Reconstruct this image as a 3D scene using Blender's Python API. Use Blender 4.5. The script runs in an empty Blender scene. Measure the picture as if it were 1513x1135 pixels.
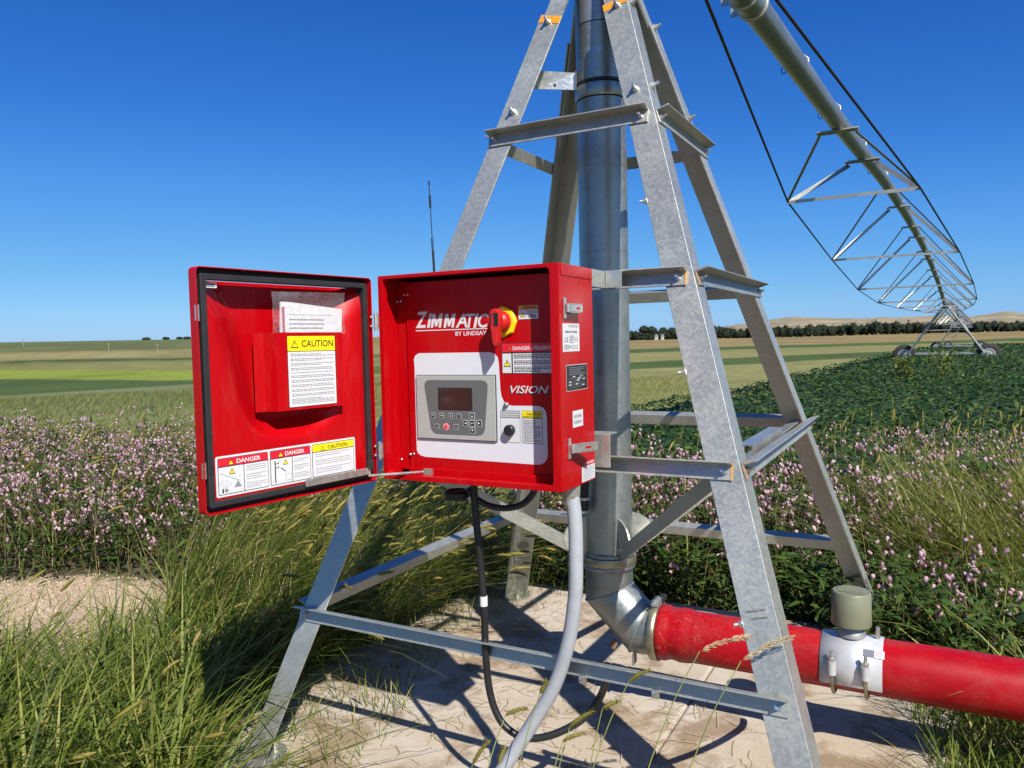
import bpy, math, random
import numpy as np
from mathutils import Vector, Matrix
random.seed(7); rng = np.random.default_rng(11)
scn = bpy.context.scene
COL = scn.collection
R = math.radians

# ------------------------------------------------------------------ camera
# world frame: pivot riser at the origin, x along the tower's front face, y to its back, z up
F_PX, W_PX, H_PX = 1142.19, 1513.0, 1135.0
CAM = Vector((1.256, -3.163, 1.6))
YAW, PITCH, ROLL = R(-28.593), R(3.056), R(-1.3325)
def _loc(v):
    c, s = math.cos(YAW), math.sin(YAW)
    return Vector((c*v[0]+s*v[1], -s*v[0]+c*v[1], v[2]))
_f = Vector((0, math.cos(PITCH), -math.sin(PITCH))); _r = Vector((1, 0, 0)); _u = _r.cross(_f)
_r2 = _r*math.cos(ROLL)+_u*math.sin(ROLL); _u2 = _u*math.cos(ROLL)-_r*math.sin(ROLL)
CR, CU, CF = _loc(_r2), _loc(_u2), _loc(_f)
cam = bpy.data.cameras.new('camera'); camo = bpy.data.objects.new('camera', cam); COL.objects.link(camo)
m = Matrix.Identity(4)
for i in range(3):
    m[i][0], m[i][1], m[i][2], m[i][3] = CR[i], CU[i], -CF[i], CAM[i]
camo.matrix_world = m
cam.sensor_width = 36; cam.lens = 36*F_PX/W_PX; cam.clip_start = .05; cam.clip_end = 20000
scn.camera = camo

# ------------------------------------------------------------------ sky, sun, exposure
SUN = Vector((.80, -.63, 1.0)).normalized()
world = bpy.data.worlds.new('World'); scn.world = world; world.use_nodes = True
wn = world.node_tree.nodes; wl = world.node_tree.links
sky = wn.new('ShaderNodeTexSky'); sky.sky_type = 'NISHITA'; sky.sun_disc = False
sky.sun_elevation = math.asin(SUN.z); sky.sun_rotation = math.atan2(SUN.x, SUN.y)
sky.altitude = 0; sky.air_density = .5; sky.dust_density = .6; sky.ozone_density = 6.0
bg = wn['Background']; bg.inputs[1].default_value = .069
# colour grade of the sky towards the camera's deep blue, the same in every direction
lo_ = wn.new('ShaderNodeVectorMath'); lo_.operation = 'SCALE'; lo_.inputs['Scale'].default_value = .1
hi_ = wn.new('ShaderNodeVectorMath'); hi_.operation = 'SCALE'; hi_.inputs['Scale'].default_value = 10.
cv = wn.new('ShaderNodeRGBCurve'); cm = cv.mapping; cm.use_clip = False
for ch, pts in enumerate((((.07, .027), (.126, .087), (.25, .231), (.352, .371)), ((.136, .159), (.245, .328), (.445, .546), (.511, .611)), ((.307, .59), (.509, .82), (.66, .87), (.758, .92)))):
    for p_ in pts: cm.curves[ch].points.new(*p_)
cm.update()
wl.new(sky.outputs[0], lo_.inputs[0]); wl.new(lo_.outputs[0], cv.inputs['Color']); wl.new(cv.outputs[0], hi_.inputs[0]); wl.new(hi_.outputs[0], bg.inputs[0])
sl = bpy.data.lights.new('sun', 'SUN'); sl.energy = 5.0; sl.angle = R(.53); sl.color = (1, .955, .89)
so = bpy.data.objects.new('sun', sl); COL.objects.link(so); so.location = (8, -6, 12)
so.rotation_euler = SUN.to_track_quat('Z', 'Y').to_euler()
vs = scn.view_settings; vs.view_transform = 'Standard'; vs.look = 'None'; vs.exposure = 0.56; vs.gamma = 1; vs.use_curve_mapping = False
scn.cycles.max_bounces = 6; scn.cycles.transparent_max_bounces = 8
scn.cycles.caustics_reflective = False; scn.cycles.caustics_refractive = False

# ------------------------------------------------------------------ pixel helpers (a pixel gives a direction only)
def ray(px, py): return CF + CR*((px-W_PX/2)/F_PX) - CU*((py-H_PX/2)/F_PX)
def hit(px, py, p0, n):
    d = ray(px, py); n = Vector(n); t = (Vector(p0)-CAM).dot(n)/d.dot(n); return CAM + d*t
def G(px, py, z=0.0): return hit(px, py, (0, 0, z), (0, 0, 1))
def project(P):
    P = np.asarray(P, float)-np.array(CAM); z = P@np.array(CF)
    z = np.where(z > .01, z, .01)
    return W_PX/2+F_PX*(P@np.array(CR))/z, H_PX/2-F_PX*(P@np.array(CU))/z

# ------------------------------------------------------------------ materials
MATS = {}
def nodes_of(name):
    mt = bpy.data.materials.new(name); mt.use_nodes = True
    nt = mt.node_tree; return mt, nt, nt.nodes, nt.links, nt.nodes['Principled BSDF']
def mat(name, col, rough=.5, metal=0., var=.12, scale=30., bump=0., coat=0., spec=None, rvar=0.):
    if name in MATS: return MATS[name]
    mt, nt, nd, lk, b = nodes_of(name)
    tc = nd.new('ShaderNodeTexCoord'); nz = nd.new('ShaderNodeTexNoise'); nz.inputs['Scale'].default_value = scale; nz.inputs['Detail'].default_value = 5
    lk.new(tc.outputs['Object'], nz.inputs['Vector'])
    rp = nd.new('ShaderNodeValToRGB'); rp.color_ramp.elements[0].position = .3; rp.color_ramp.elements[1].position = .7
    rp.color_ramp.elements[0].color = tuple(c*(1-var) for c in col[:3])+(1,)
    rp.color_ramp.elements[1].color = tuple(min(1, c*(1+var)) for c in col[:3])+(1,)
    lk.new(nz.outputs[0], rp.inputs[0]); lk.new(rp.outputs[0], b.inputs['Base Color'])
    b.inputs['Roughness'].default_value = rough; b.inputs['Metallic'].default_value = metal
    if rvar:
        mr = nd.new('ShaderNodeMapRange'); mr.inputs[3].default_value = rough-rvar; mr.inputs[4].default_value = rough+rvar
        lk.new(nz.outputs[0], mr.inputs[0]); lk.new(mr.outputs[0], b.inputs['Roughness'])
    if coat: b.inputs['Coat Weight'].default_value = coat; b.inputs['Coat Roughness'].default_value = .06
    if spec is not None: b.inputs['Specular IOR Level'].default_value = spec
    if bump:
        bp = nd.new('ShaderNodeBump'); bp.inputs['Strength'].default_value = bump; bp.inputs['Distance'].default_value = .002
        lk.new(nz.outputs[0], bp.inputs['Height']); lk.new(bp.outputs[0], b.inputs['Normal'])
    MATS[name] = mt; return mt
def galv(name, base, metal, rough, spangle=120., seam=0.):
    mt, nt, nd, lk, b = nodes_of(name)
    tc = nd.new('ShaderNodeTexCoord')
    vo = nd.new('ShaderNodeTexVoronoi'); vo.inputs['Scale'].default_value = spangle; vo.inputs['Randomness'].default_value = 1
    n0 = nd.new('ShaderNodeTexNoise'); n0.inputs['Scale'].default_value = 18; n0.inputs['Detail'].default_value = 3
    mxv = nd.new('ShaderNodeMixRGB'); mxv.inputs[0].default_value = .06
    lk.new(tc.outputs['Object'], mxv.inputs[1]); lk.new(n0.outputs[1], mxv.inputs[2]); lk.new(tc.outputs['Object'], n0.inputs['Vector'])
    lk.new(mxv.outputs[0], vo.inputs['Vector'])
    n1 = nd.new('ShaderNodeTexNoise'); n1.inputs['Scale'].default_value = 5; n1.inputs['Detail'].default_value = 7; n1.inputs['Roughness'].default_value = .65
    lk.new(tc.outputs['Object'], n1.inputs['Vector'])
    sep = nd.new('ShaderNodeSeparateColor'); lk.new(vo.outputs['Color'], sep.inputs[0])
    ad = nd.new('ShaderNodeMath'); ad.operation = 'MULTIPLY_ADD'; ad.inputs[1].default_value = .38
    lk.new(sep.outputs[0], ad.inputs[0]); lk.new(n1.outputs[0], ad.inputs[2])
    rp = nd.new('ShaderNodeValToRGB'); e = rp.color_ramp.elements
    e[0].position = .35; e[1].position = 1.0
    e[0].color = tuple(c*.86 for c in base)+(1,); e[1].color = tuple(min(1, c*1.12) for c in base)+(1,)
    lk.new(ad.outputs[0], rp.inputs[0])
    oi = nd.new('ShaderNodeObjectInfo'); om = nd.new('ShaderNodeMapRange'); om.inputs[3].default_value = .86; om.inputs[4].default_value = 1.12; lk.new(oi.outputs['Random'], om.inputs[0])
    n2 = nd.new('ShaderNodeTexNoise'); n2.inputs['Scale'].default_value = 2.2; n2.inputs['Detail'].default_value = 6; n2.inputs['Roughness'].default_value = .7; lk.new(tc.outputs['Object'], n2.inputs['Vector'])
    o2 = nd.new('ShaderNodeMapRange'); o2.inputs[1].default_value = .3; o2.inputs[2].default_value = .7; o2.inputs[3].default_value = .86; o2.inputs[4].default_value = 1.14; lk.new(n2.outputs[0], o2.inputs[0])
    pm = nd.new('ShaderNodeMath'); pm.operation = 'MULTIPLY'; lk.new(om.outputs[0], pm.inputs[0]); lk.new(o2.outputs[0], pm.inputs[1])
    vm = nd.new('ShaderNodeVectorMath'); vm.operation = 'SCALE'; lk.new(rp.outputs[0], vm.inputs[0]); lk.new(pm.outputs[0], vm.inputs['Scale']); lk.new(vm.outputs[0], b.inputs['Base Color'])
    b.inputs['Metallic'].default_value = metal
    mr = nd.new('ShaderNodeMapRange'); mr.inputs[3].default_value = rough-.12; mr.inputs[4].default_value = rough+.14
    lk.new(ad.outputs[0], mr.inputs[0]); lk.new(mr.outputs[0], b.inputs['Roughness'])
    bp = nd.new('ShaderNodeBump'); bp.inputs['Strength'].default_value = .12; bp.inputs['Distance'].default_value = .001
    lk.new(n1.outputs[0], bp.inputs['Height']); lk.new(bp.outputs[0], b.inputs['Normal'])
    MATS[name] = mt; return mt
galv('galvanised', (.46, .465, .41), .70, .40)
galv('galvanised_pipe', (.31, .335, .32), .78, .38, 60)
galv('galvanised_dull', (.30, .32, .30), .6, .5, 60)
galv('steel_bright', (.58, .58, .55), .85, .3, 80)
def dusty_red():
    mt, nt, nd, lk, b = nodes_of('red_paint'); tc = nd.new('ShaderNodeTexCoord'); mp = nd.new('ShaderNodeMapping'); mp.inputs['Scale'].default_value = (1, 1, .22); lk.new(tc.outputs['Object'], mp.inputs[0])
    n = nd.new('ShaderNodeTexNoise'); n.inputs['Scale'].default_value = 26; n.inputs['Detail'].default_value = 8; n.inputs['Roughness'].default_value = .72; lk.new(mp.outputs[0], n.inputs['Vector'])
    n2 = nd.new('ShaderNodeTexNoise'); n2.inputs['Scale'].default_value = 5; n2.inputs['Detail'].default_value = 4; lk.new(tc.outputs['Object'], n2.inputs['Vector'])
    r = nd.new('ShaderNodeMapRange'); r.inputs[1].default_value = .52; r.inputs[2].default_value = .78; r.inputs[3].default_value = 0; r.inputs[4].default_value = .30; lk.new(n.outputs[0], r.inputs[0])
    mx = nd.new('ShaderNodeMixRGB'); mx.inputs[1].default_value = (.40, .0012, .004, 1); mx.inputs[2].default_value = (.36, .055, .045, 1); lk.new(r.outputs[0], mx.inputs[0]); lk.new(mx.outputs[0], b.inputs['Base Color'])
    q = nd.new('ShaderNodeMapRange'); q.inputs[3].default_value = .16; q.inputs[4].default_value = .42; lk.new(n2.outputs[0], q.inputs[0]); lk.new(q.outputs[0], b.inputs['Roughness']); b.inputs['Specular IOR Level'].default_value = .22; MATS['red_paint'] = mt
dusty_red()
def scuffed_red():
    mt, nt, nd, lk, b = nodes_of('red_pipe_paint'); tc = nd.new('ShaderNodeTexCoord')
    def nz(sc, det, ro, st=(1, 1, 1)):
        mp = nd.new('ShaderNodeMapping'); mp.inputs['Scale'].default_value = st; lk.new(tc.outputs['Object'], mp.inputs[0]); n = nd.new('ShaderNodeTexNoise'); n.inputs['Scale'].default_value = sc; n.inputs['Detail'].default_value = det; n.inputs['Roughness'].default_value = ro; lk.new(mp.outputs[0], n.inputs['Vector']); return n
    def rmp(n, p0, p1, c0, c1):
        r = nd.new('ShaderNodeValToRGB'); r.color_ramp.elements[0].position = p0; r.color_ramp.elements[1].position = p1; r.color_ramp.elements[0].color = c0+(1,); r.color_ramp.elements[1].color = c1+(1,); lk.new(n.outputs[0], r.inputs[0]); return r
    base = rmp(nz(3, 5, .6, (1, 2, 2)), .3, .7, (.24, .0015, .005), (.37, .002, .007)); dust = rmp(nz(6, 9, .8, (.7, 1, 1)), .48, .70, (0, 0, 0), (.42, .42, .42)); scr = rmp(nz(75, 6, .8, (.6, 1, 1)), .57, .64, (0, 0, 0), (.42, .42, .42))
    m1 = nd.new('ShaderNodeMixRGB'); m1.inputs[2].default_value = (.25, .075, .05, 1); lk.new(dust.outputs[0], m1.inputs[0]); lk.new(base.outputs[0], m1.inputs[1])
    m2 = nd.new('ShaderNodeMixRGB'); m2.inputs[2].default_value = (.45, .25, .2, 1); sx_ = nd.new('ShaderNodeSeparateXYZ'); lk.new(tc.outputs['Object'], sx_.inputs[0]); jm = nd.new('ShaderNodeMapRange'); jm.inputs[1].default_value = .22; jm.inputs[2].default_value = .62; jm.inputs[3].default_value = 1; jm.inputs[4].default_value = .10; lk.new(sx_.outputs[0], jm.inputs[0]); jx = nd.new('ShaderNodeMath'); jx.operation = 'MULTIPLY'; lk.new(scr.outputs[0], jx.inputs[0]); lk.new(jm.outputs[0], jx.inputs[1]); lk.new(jx.outputs[0], m2.inputs[0]); lk.new(m1.outputs[0], m2.inputs[1]); lk.new(m2.outputs[0], b.inputs['Base Color'])
    rr = rmp(nz(9, 6, .7), .3, .7, (.25, .25, .25), (.5, .5, .5)); lk.new(rr.outputs[0], b.inputs['Roughness']); b.inputs['Specular IOR Level'].default_value = .25; MATS['red_pipe_paint'] = mt
scuffed_red()
mat('red_plastic', (.50, .012, .012), .4, 0, .05)
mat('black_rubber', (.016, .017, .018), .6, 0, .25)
mat('cable_black', (.012, .012, .013), .42, 0, .2)
mat('black_print', (.012, .012, .013), .5, 0, .05)
mat('grey_print', (.22, .22, .23), .5, 0, .05)
mat('label_white', (.60, .605, .61), .45, 0, .02)
mat('panel_white', (.60, .62, .65), .38, 0, .02)
mat('label_red', (.60, .012, .03), .42, 0, .03)
mat('label_yellow', (.86, .68, .005), .42, 0, .03)
mat('label_amber', (.75, .30, .02), .42, 0, .03)
mat('switch_yellow', (.82, .62, .01), .4, 0, .04)
mat('bezel_grey', (.34, .355, .33), .5, 0, .03)
mat('keypad_grey', (.105, .11, .112), .5, 0, .03)
mat('key_dark', (.014, .025, .024), .4, 0, .05)
mat('key_edge', (.50, .52, .50), .45, 0, .03)
mat('screen', (.030, .020, .016), .12, 0, .15, 6)
mat('silver_plate', (.38, .38, .39), .32, .7, .12, 60)
mat('orange_paint', (.85, .27, .01), .5, 0, .15, 60)
mat('conduit_grey', (.33, .345, .365), .45, 0, .08, 20)
mat('olive_cap', (.165, .172, .11), .5, 0, .07, 14)
mat('saddle_steel', (.52, .52, .53), .40, .30, .08, 20)
mat('brass_dull', (.34, .32, .22), .42, .8, .3, 20)
mat('paper', (.74, .74, .74), .7, 0, .03)
mat('bark', (.11, .085, .06), .9, 0, .3)
mat('tyre', (.03, .028, .026), .85, 0, .3)
mat('wood_pole', (.30, .27, .22), .9, 0, .2)
mat('house_white', (.45, .43, .40), .8, 0, .1)
mat('roof_grey', (.2, .19, .18), .8, 0, .1)
mat('rust', (.22, .12, .06), .8, 0, .3)
mat('scuff_dark', (.12, .12, .12), .7, 0, .5, 90)
def plastic_film():
    mt, nt, nd, lk, b = nodes_of('clear_film')
    nd.remove(b); out = nd['Material Output']
    tr = nd.new('ShaderNodeBsdfTransparent'); gl = nd.new('ShaderNodeBsdfGlossy'); gl.inputs['Roughness'].default_value = .12
    df = nd.new('ShaderNodeBsdfDiffuse'); df.inputs[0].default_value = (.8, .8, .8, 1)
    mx = nd.new('ShaderNodeMixShader'); mx.inputs[0].default_value = .35; lk.new(gl.outputs[0], mx.inputs[1]); lk.new(df.outputs[0], mx.inputs[2])
    nz = nd.new('ShaderNodeTexNoise'); nz.inputs['Scale'].default_value = 22; nz.inputs['Detail'].default_value = 3; nz.inputs['Distortion'].default_value = 2
    rp = nd.new('ShaderNodeMapRange'); rp.inputs[1].default_value = .35; rp.inputs[2].default_value = .75; rp.inputs[3].default_value = .06; rp.inputs[4].default_value = .42
    lk.new(nz.outputs[0], rp.inputs[0])
    m2 = nd.new('ShaderNodeMixShader'); lk.new(rp.outputs[0], m2.inputs[0]); lk.new(tr.outputs[0], m2.inputs[1]); lk.new(mx.outputs[0], m2.inputs[2])
    bp = nd.new('ShaderNodeBump'); bp.inputs['Strength'].default_value = .6; bp.inputs['Distance'].default_value = .004
    lk.new(nz.outputs[0], bp.inputs['Height']); lk.new(bp.outputs[0], gl.inputs['Normal'])
    lk.new(m2.outputs[0], out.inputs[0]); MATS['clear_film'] = mt
plastic_film()
def leafmat(name, c0, c1, c2, trans=.3, rough=.55):
    """plant matter: colour from a per-piece random 'tint' (0..1) stored on the mesh"""
    mt, nt, nd, lk, b = nodes_of(name)
    at = nd.new('ShaderNodeAttribute'); at.attribute_name = 'tint'
    rp = nd.new('ShaderNodeValToRGB'); e = rp.color_ramp.elements
    e[0].position = 0; e[0].color = c0+(1,); e[1].position = 1; e[1].color = c2+(1,)
    x = e.new(.5); x.color = c1+(1,)
    lk.new(at.outputs['Fac'], rp.inputs[0]); lk.new(rp.outputs[0], b.inputs['Base Color'])
    b.inputs['Roughness'].default_value = rough; b.inputs['Specular IOR Level'].default_value = .35
    tr = nd.new('ShaderNodeBsdfTranslucent'); lk.new(rp.outputs[0], tr.inputs[0])
    mx = nd.new('ShaderNodeMixShader'); mx.inputs[0].default_value = trans
    lk.new(b.outputs[0], mx.inputs[1]); lk.new(tr.outputs[0], mx.inputs[2]); lk.new(mx.outputs[0], nd['Material Output'].inputs[0])
    MATS[name] = mt; return mt
leafmat('grass_blade', (.034, .075, .006), (.150, .195, .020), (.40, .37, .11), .40)
leafmat('foxtail_head', (.15, .16, .02), (.27, .24, .045), (.40, .31, .09), .40)
leafmat('dry_straw', (.30, .22, .11), (.42, .32, .17), (.55, .45, .28), .2)
leafmat('knotweed_leaf', (.028, .066, .010), (.070, .120, .018), (.22, .17, .04), .35)
leafmat('knotweed_flower', (.42, .21, .28), (.54, .33, .39), (.64, .48, .49), .3)
leafmat('knotweed_stem', (.10, .07, .03), (.16, .12, .05), (.22, .2, .08), .1)
leafmat('soy_leaf', (.018, .046, .008), (.040, .086, .014), (.13, .18, .045), .30, .40)
leafmat('tree_leaf', (.011, .018, .009), (.022, .033, .015), (.045, .058, .025), .1, .9)
leafmat('gravel_stone', (.22, .16, .105), (.40, .30, .205), (.52, .43, .33), 0, .9)
leafmat('weed_yellow', (.09, .13, .02), (.15, .18, .03), (.22, .23, .04), .3)

# ------------------------------------------------------------------ mesh builder
class MB:
    def __init__(s): s.v = []; s.f = []; s.m = []; s.mats = []; s.sm = []
    def mi(s, name):
        if name not in s.mats: s.mats.append(name)
        return s.mats.index(name)
    def add(s, vs, fs, mt, smooth=False):
        o = len(s.v); k = s.mi(mt); s.v += [tuple(v) for v in vs]
        for f in fs: s.f.append(tuple(i+o for i in f)); s.m.append(k); s.sm.append(smooth)
    def box(s, c, d, mt, ax=None):
        """centre, full sizes, axes (3 vectors)"""
        c = Vector(c); ax = ax or (Vector((1, 0, 0)), Vector((0, 1, 0)), Vector((0, 0, 1)))
        vs = [c+Vector(ax[0])*(d[0]/2*i)+Vector(ax[1])*(d[1]/2*j)+Vector(ax[2])*(d[2]/2*k) for i in (-1, 1) for j in (-1, 1) for k in (-1, 1)]
        s.add(vs, [(0, 1, 3, 2), (4, 6, 7, 5), (0, 4, 5, 1), (2, 3, 7, 6), (0, 2, 6, 4), (1, 5, 7, 3)], mt)
    def prism(s, poly, off, mt):
        """closed polygon (3D points) pushed along off"""
        n = len(poly); off = Vector(off); vs = [Vector(p) for p in poly]+[Vector(p)+off for p in poly]
        s.add(vs, [tuple(range(n))[::-1], tuple(range(n, 2*n))]+[(i, (i+1) % n, n+(i+1) % n, n+i) for i in range(n)], mt)
    def tube(s, path, r, mt, n=12, caps=True, smooth=True):
        P = [Vector(p) for p in path]; k = len(P); rr = r if isinstance(r, (list, tuple)) else [r]*k
        T = [(P[min(i+1, k-1)]-P[max(i-1, 0)]).normalized() for i in range(k)]
        a = Vector((0, 0, 1)) if abs(T[0].z) < .9 else Vector((1, 0, 0)); U = (a-T[0]*a.dot(T[0])).normalized(); vs = []
        for i in range(k):
            U = (U-T[i]*U.dot(T[i])).normalized(); V = T[i].cross(U)
            vs += [P[i]+U*(math.cos(2*math.pi*j/n)*rr[i])+V*(math.sin(2*math.pi*j/n)*rr[i]) for j in range(n)]
        fs = [(i*n+j, i*n+(j+1) % n, (i+1)*n+(j+1) % n, (i+1)*n+j) for i in range(k-1) for j in range(n)]
        s.add(vs, fs, mt, smooth)
        if caps: s.add(vs[:n], [tuple(range(n))[::-1]], mt); s.add(vs[-n:], [tuple(range(n))], mt)
    def lathe(s, prof, o, ax, mt, n=24, caps=True, smooth=True):
        """profile [(radius, height)] about axis ax from o"""
        ax = Vector(ax).normalized()
        a = Vector((0, 0, 1)) if abs(ax.z) < .9 else Vector((1, 0, 0)); U = (a-ax*a.dot(ax)).normalized(); V = ax.cross(U); vs = []
        for r, h in prof: vs += [Vector(o)+ax*h+U*(math.cos(2*math.pi*j/n)*r)+V*(math.sin(2*math.pi*j/n)*r) for j in range(n)]
        s.add(vs, [(i*n+j, i*n+(j+1) % n, (i+1)*n+(j+1) % n, (i+1)*n+j) for i in range(len(prof)-1) for j in range(n)], mt, smooth)
        if caps: s.add(vs[:n], [tuple(range(n))[::-1]], mt); s.add(vs[-n:], [tuple(range(n))], mt)
    def ang(s, a, b, d1, d2, w, t, mt, w2=None):
        """angle iron from a to b, corner line a-b, legs along d1 and d2"""
        a, b, d1, d2 = Vector(a), Vector(b), Vector(d1).normalized(), Vector(d2).normalized(); w2 = w2 or w
        p = [a, a+d1*w, a+d1*w+d2*t, a+d1*t+d2*t, a+d1*t+d2*w2, a+d2*w2]
        s.prism(p, b-a, mt)
    def build(s, name, parent=None, bevel=0, bseg=2):
        me = bpy.data.meshes.new(name); me.from_pydata(s.v, [], s.f)
        for k in s.mats: me.materials.append(MATS[k])
        me.polygons.foreach_set('material_index', s.m); me.polygons.foreach_set('use_smooth', s.sm); me.update()
        o = bpy.data.objects.new(name, me); COL.objects.link(o)
        import bmesh
        bm = bmesh.new(); bm.from_mesh(me); bmesh.ops.recalc_face_normals(bm, faces=bm.faces); bm.to_mesh(me); bm.free()
        if parent: o.parent = parent; o.matrix_parent_inverse = Matrix.Translation(-parent.location)
        if bevel:
            md = o.modifiers.new('bevel', 'BEVEL'); md.width = bevel; md.segments = bseg; md.limit_method = 'ANGLE'; md.angle_limit = R(40)
        return o
def tag(o, label, cat, group=None, kind=None):
    o['label'] = label; o['category'] = cat
    if group: o['group'] = group
    if kind: o['kind'] = kind
    return o
def thing(name, loc, label, cat, group=None):
    o = bpy.data.objects.new(name, None); o.location = loc; COL.objects.link(o); o.empty_display_size = .1
    return tag(o, label, cat, group)
def copy_tree(o, parent=None):
    c = o.copy(); COL.objects.link(c); c.parent = parent
    for ch in list(o.children): copy_tree(ch, c)
    return c

def rings(path, n=8):
    """Catmull-Rom through path"""
    P = [Vector(p) for p in path]; out = []
    for i in range(len(P)-1):
        p0, p1, p2, p3 = P[max(i-1, 0)], P[i], P[i+1], P[min(i+2, len(P)-1)]
        for k in range(n):
            t = k/n; out.append(.5*((2*p1)+(p2-p0)*t+(2*p0-5*p1+4*p2-p3)*t*t+(3*p1-p0-3*p2+p3)*t**3))
    return out+[P[-1]]

# text -> flat mesh data, width 1 height 1 box (built-in font)
_TX = {}
def text_data(st, shear=0., bold=0.):
    key = (st, shear, bold)
    if key in _TX: return _TX[key]
    cu = bpy.data.curves.new('t', 'FONT'); cu.body = st; cu.shear = shear; cu.offset = bold; cu.resolution_u = 4; cu.fill_mode = 'FRONT'
    ob = bpy.data.objects.new('t', cu); COL.objects.link(ob)
    dg = bpy.context.evaluated_depsgraph_get(); me = bpy.data.meshes.new_from_object(ob.evaluated_get(dg))
    v = np.array([x.co[:2] for x in me.vertices]); f = [tuple(p.vertices) for p in me.polygons]
    bpy.data.objects.remove(ob); bpy.data.curves.remove(cu); bpy.data.meshes.remove(me)
    mn, mx = v.min(0), v.max(0); v = (v-mn)/(mx-mn)
    _TX[key] = (v, f); return _TX[key]
class Flat:
    """flat print on a plane: origin o, right U, up V, outward N; the sheets lie 0.4 mm apart"""
    def __init__(s, o, U, V, N): s.o, s.U, s.V, s.N = Vector(o), Vector(U), Vector(V), Vector(N); s.b = MB()
    def P(s, u, v, n=0.): return s.o+s.U*u+s.V*v+s.N*n
    def px(s, x, y):
        d = hit(x, y, s.o, s.N)-s.o; return d.dot(s.U), d.dot(s.V)
    def poly(s, pts, n, mt): s.b.add([s.P(u, v, n) for u, v in pts], [tuple(range(len(pts)))], mt)
    def rect(s, u0, v0, u1, v1, n, mt): s.poly([(u0, v0), (u1, v0), (u1, v1), (u0, v1)], n, mt)
    def rr(s, u0, v0, u1, v1, r, n, mt, seg=5):
        pts = []
        for cx, cy, a0 in ((u1-r, v0+r, -90), (u1-r, v1-r, 0), (u0+r, v1-r, 90), (u0+r, v0+r, 180)):
            pts += [(cx+r*math.cos(R(a0+90*k/seg)), cy+r*math.sin(R(a0+90*k/seg))) for k in range(seg+1)]
        s.poly(pts, n, mt); return pts
    def text(s, st, u0, v0, u1, v1, n, mt, shear=0., bold=0.):
        v, f = text_data(st, shear, bold)
        s.b.add([s.P(u0+(u1-u0)*a, v0+(v1-v0)*c, n) for a, c in v], f, mt)
    def lines(s, u0, v0, u1, v1, rows, n, mt, h=.45, seed=1, gaps=()):
        rd = random.Random(seed); dv = (v1-v0)/rows
        for i in range(rows):
            if i in gaps: continue
            vc = v1-dv*(i+.5); u = u0; end = u1-(u1-u0)*rd.choice((0, 0, .05, .3))
            while u < end:
                w = (u1-u0)*rd.uniform(.03, .09); s.rect(u, vc-dv*h/2, min(u+w, end), vc+dv*h/2, n, mt); u += w+(u1-u0)*.014
    def tri(s, cx, cy, w, n, mt, inner=None):
        h = w*.87; s.poly([(cx-w/2, cy-h/2), (cx+w/2, cy-h/2), (cx, cy+h/2)], n, 'black_print')
        k = .72; s.poly([(cx-w/2*k, cy-h/2*k-h*.03), (cx+w/2*k, cy-h/2*k-h*.03), (cx, cy+h/2*k-h*.03)], n+.0004, mt)
        s.rect(cx-w*.04, cy-h*.12, cx+w*.04, cy+h*.2, n+.0008, 'black_print'); s.rect(cx-w*.04, cy-h*.27, cx+w*.04, cy-h*.19, n+.0008, 'black_print')
    def build(s, name, parent): return s.b.build(name, parent)

# ------------------------------------------------------------------ ground
_c, _s = math.cos(YAW), math.sin(YAW)
FW2 = np.array([_s, _c]); RT2 = np.array([_c, -_s])            # horizontal forward / right of the photographer
def sm(a, b, x):
    t = np.clip((x-a)/(b-a), 0, 1); return t*t*(3-2*t)
def vnoise(x, y, seed=0):
    """smooth value noise"""
    xi, yi = np.floor(x).astype(int), np.floor(y).astype(int); fx, fy = x-xi, y-yi
    fx, fy = fx*fx*(3-2*fx), fy*fy*(3-2*fy)
    def hsh(a, b): return np.modf(np.abs(np.sin(a*127.1+b*311.7+seed*74.7)*43758.5453))[0]
    return (hsh(xi, yi)*(1-fx)+hsh(xi+1, yi)*fx)*(1-fy)+(hsh(xi, yi+1)*(1-fx)+hsh(xi+1, yi+1)*fx)*fy
def polar(x, y):
    rx, ry = x-CAM.x, y-CAM.y; f = rx*FW2[0]+ry*FW2[1]; t = rx*RT2[0]+ry*RT2[1]
    return np.hypot(f, t), np.degrees(np.arctan2(t, f))
def unpolar(r, az):
    a = np.radians(az); return (CAM.x+r*(np.cos(a)*FW2[0]+np.sin(a)*RT2[0]), CAM.y+r*(np.cos(a)*FW2[1]+np.sin(a)*RT2[1]))
def height(x, y):
    r, az = polar(x, y)
    L = np.interp(r, [0, 9, 18, 40, 100, 200, 300, 400, 520, 700, 1200, 6000], [-.03, -.05, -.12, -.5, -2.3, -5, -4.6, -1.2, 5, 11.3, 12, 8])
    Rr = np.interp(r, [0, 6, 10, 60, 130, 200, 400, 800, 1200, 6000], [-.03, -.06, -.33, -.35, -.9, -1.3, -.6, 1.2, 2, 2])
    w = sm(-16, 4, az); w = np.where(np.abs(az) > 90, .5, w)
    h = L*(1-w)+Rr*w
    return h+(vnoise(x/140, y/140, 3)-.5)*.01*np.clip(r-60, 0, 150)+(vnoise(x/1.3, y/1.3, 5)-.5)*.04*np.clip((r-3)/4, 0, 1)
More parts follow.
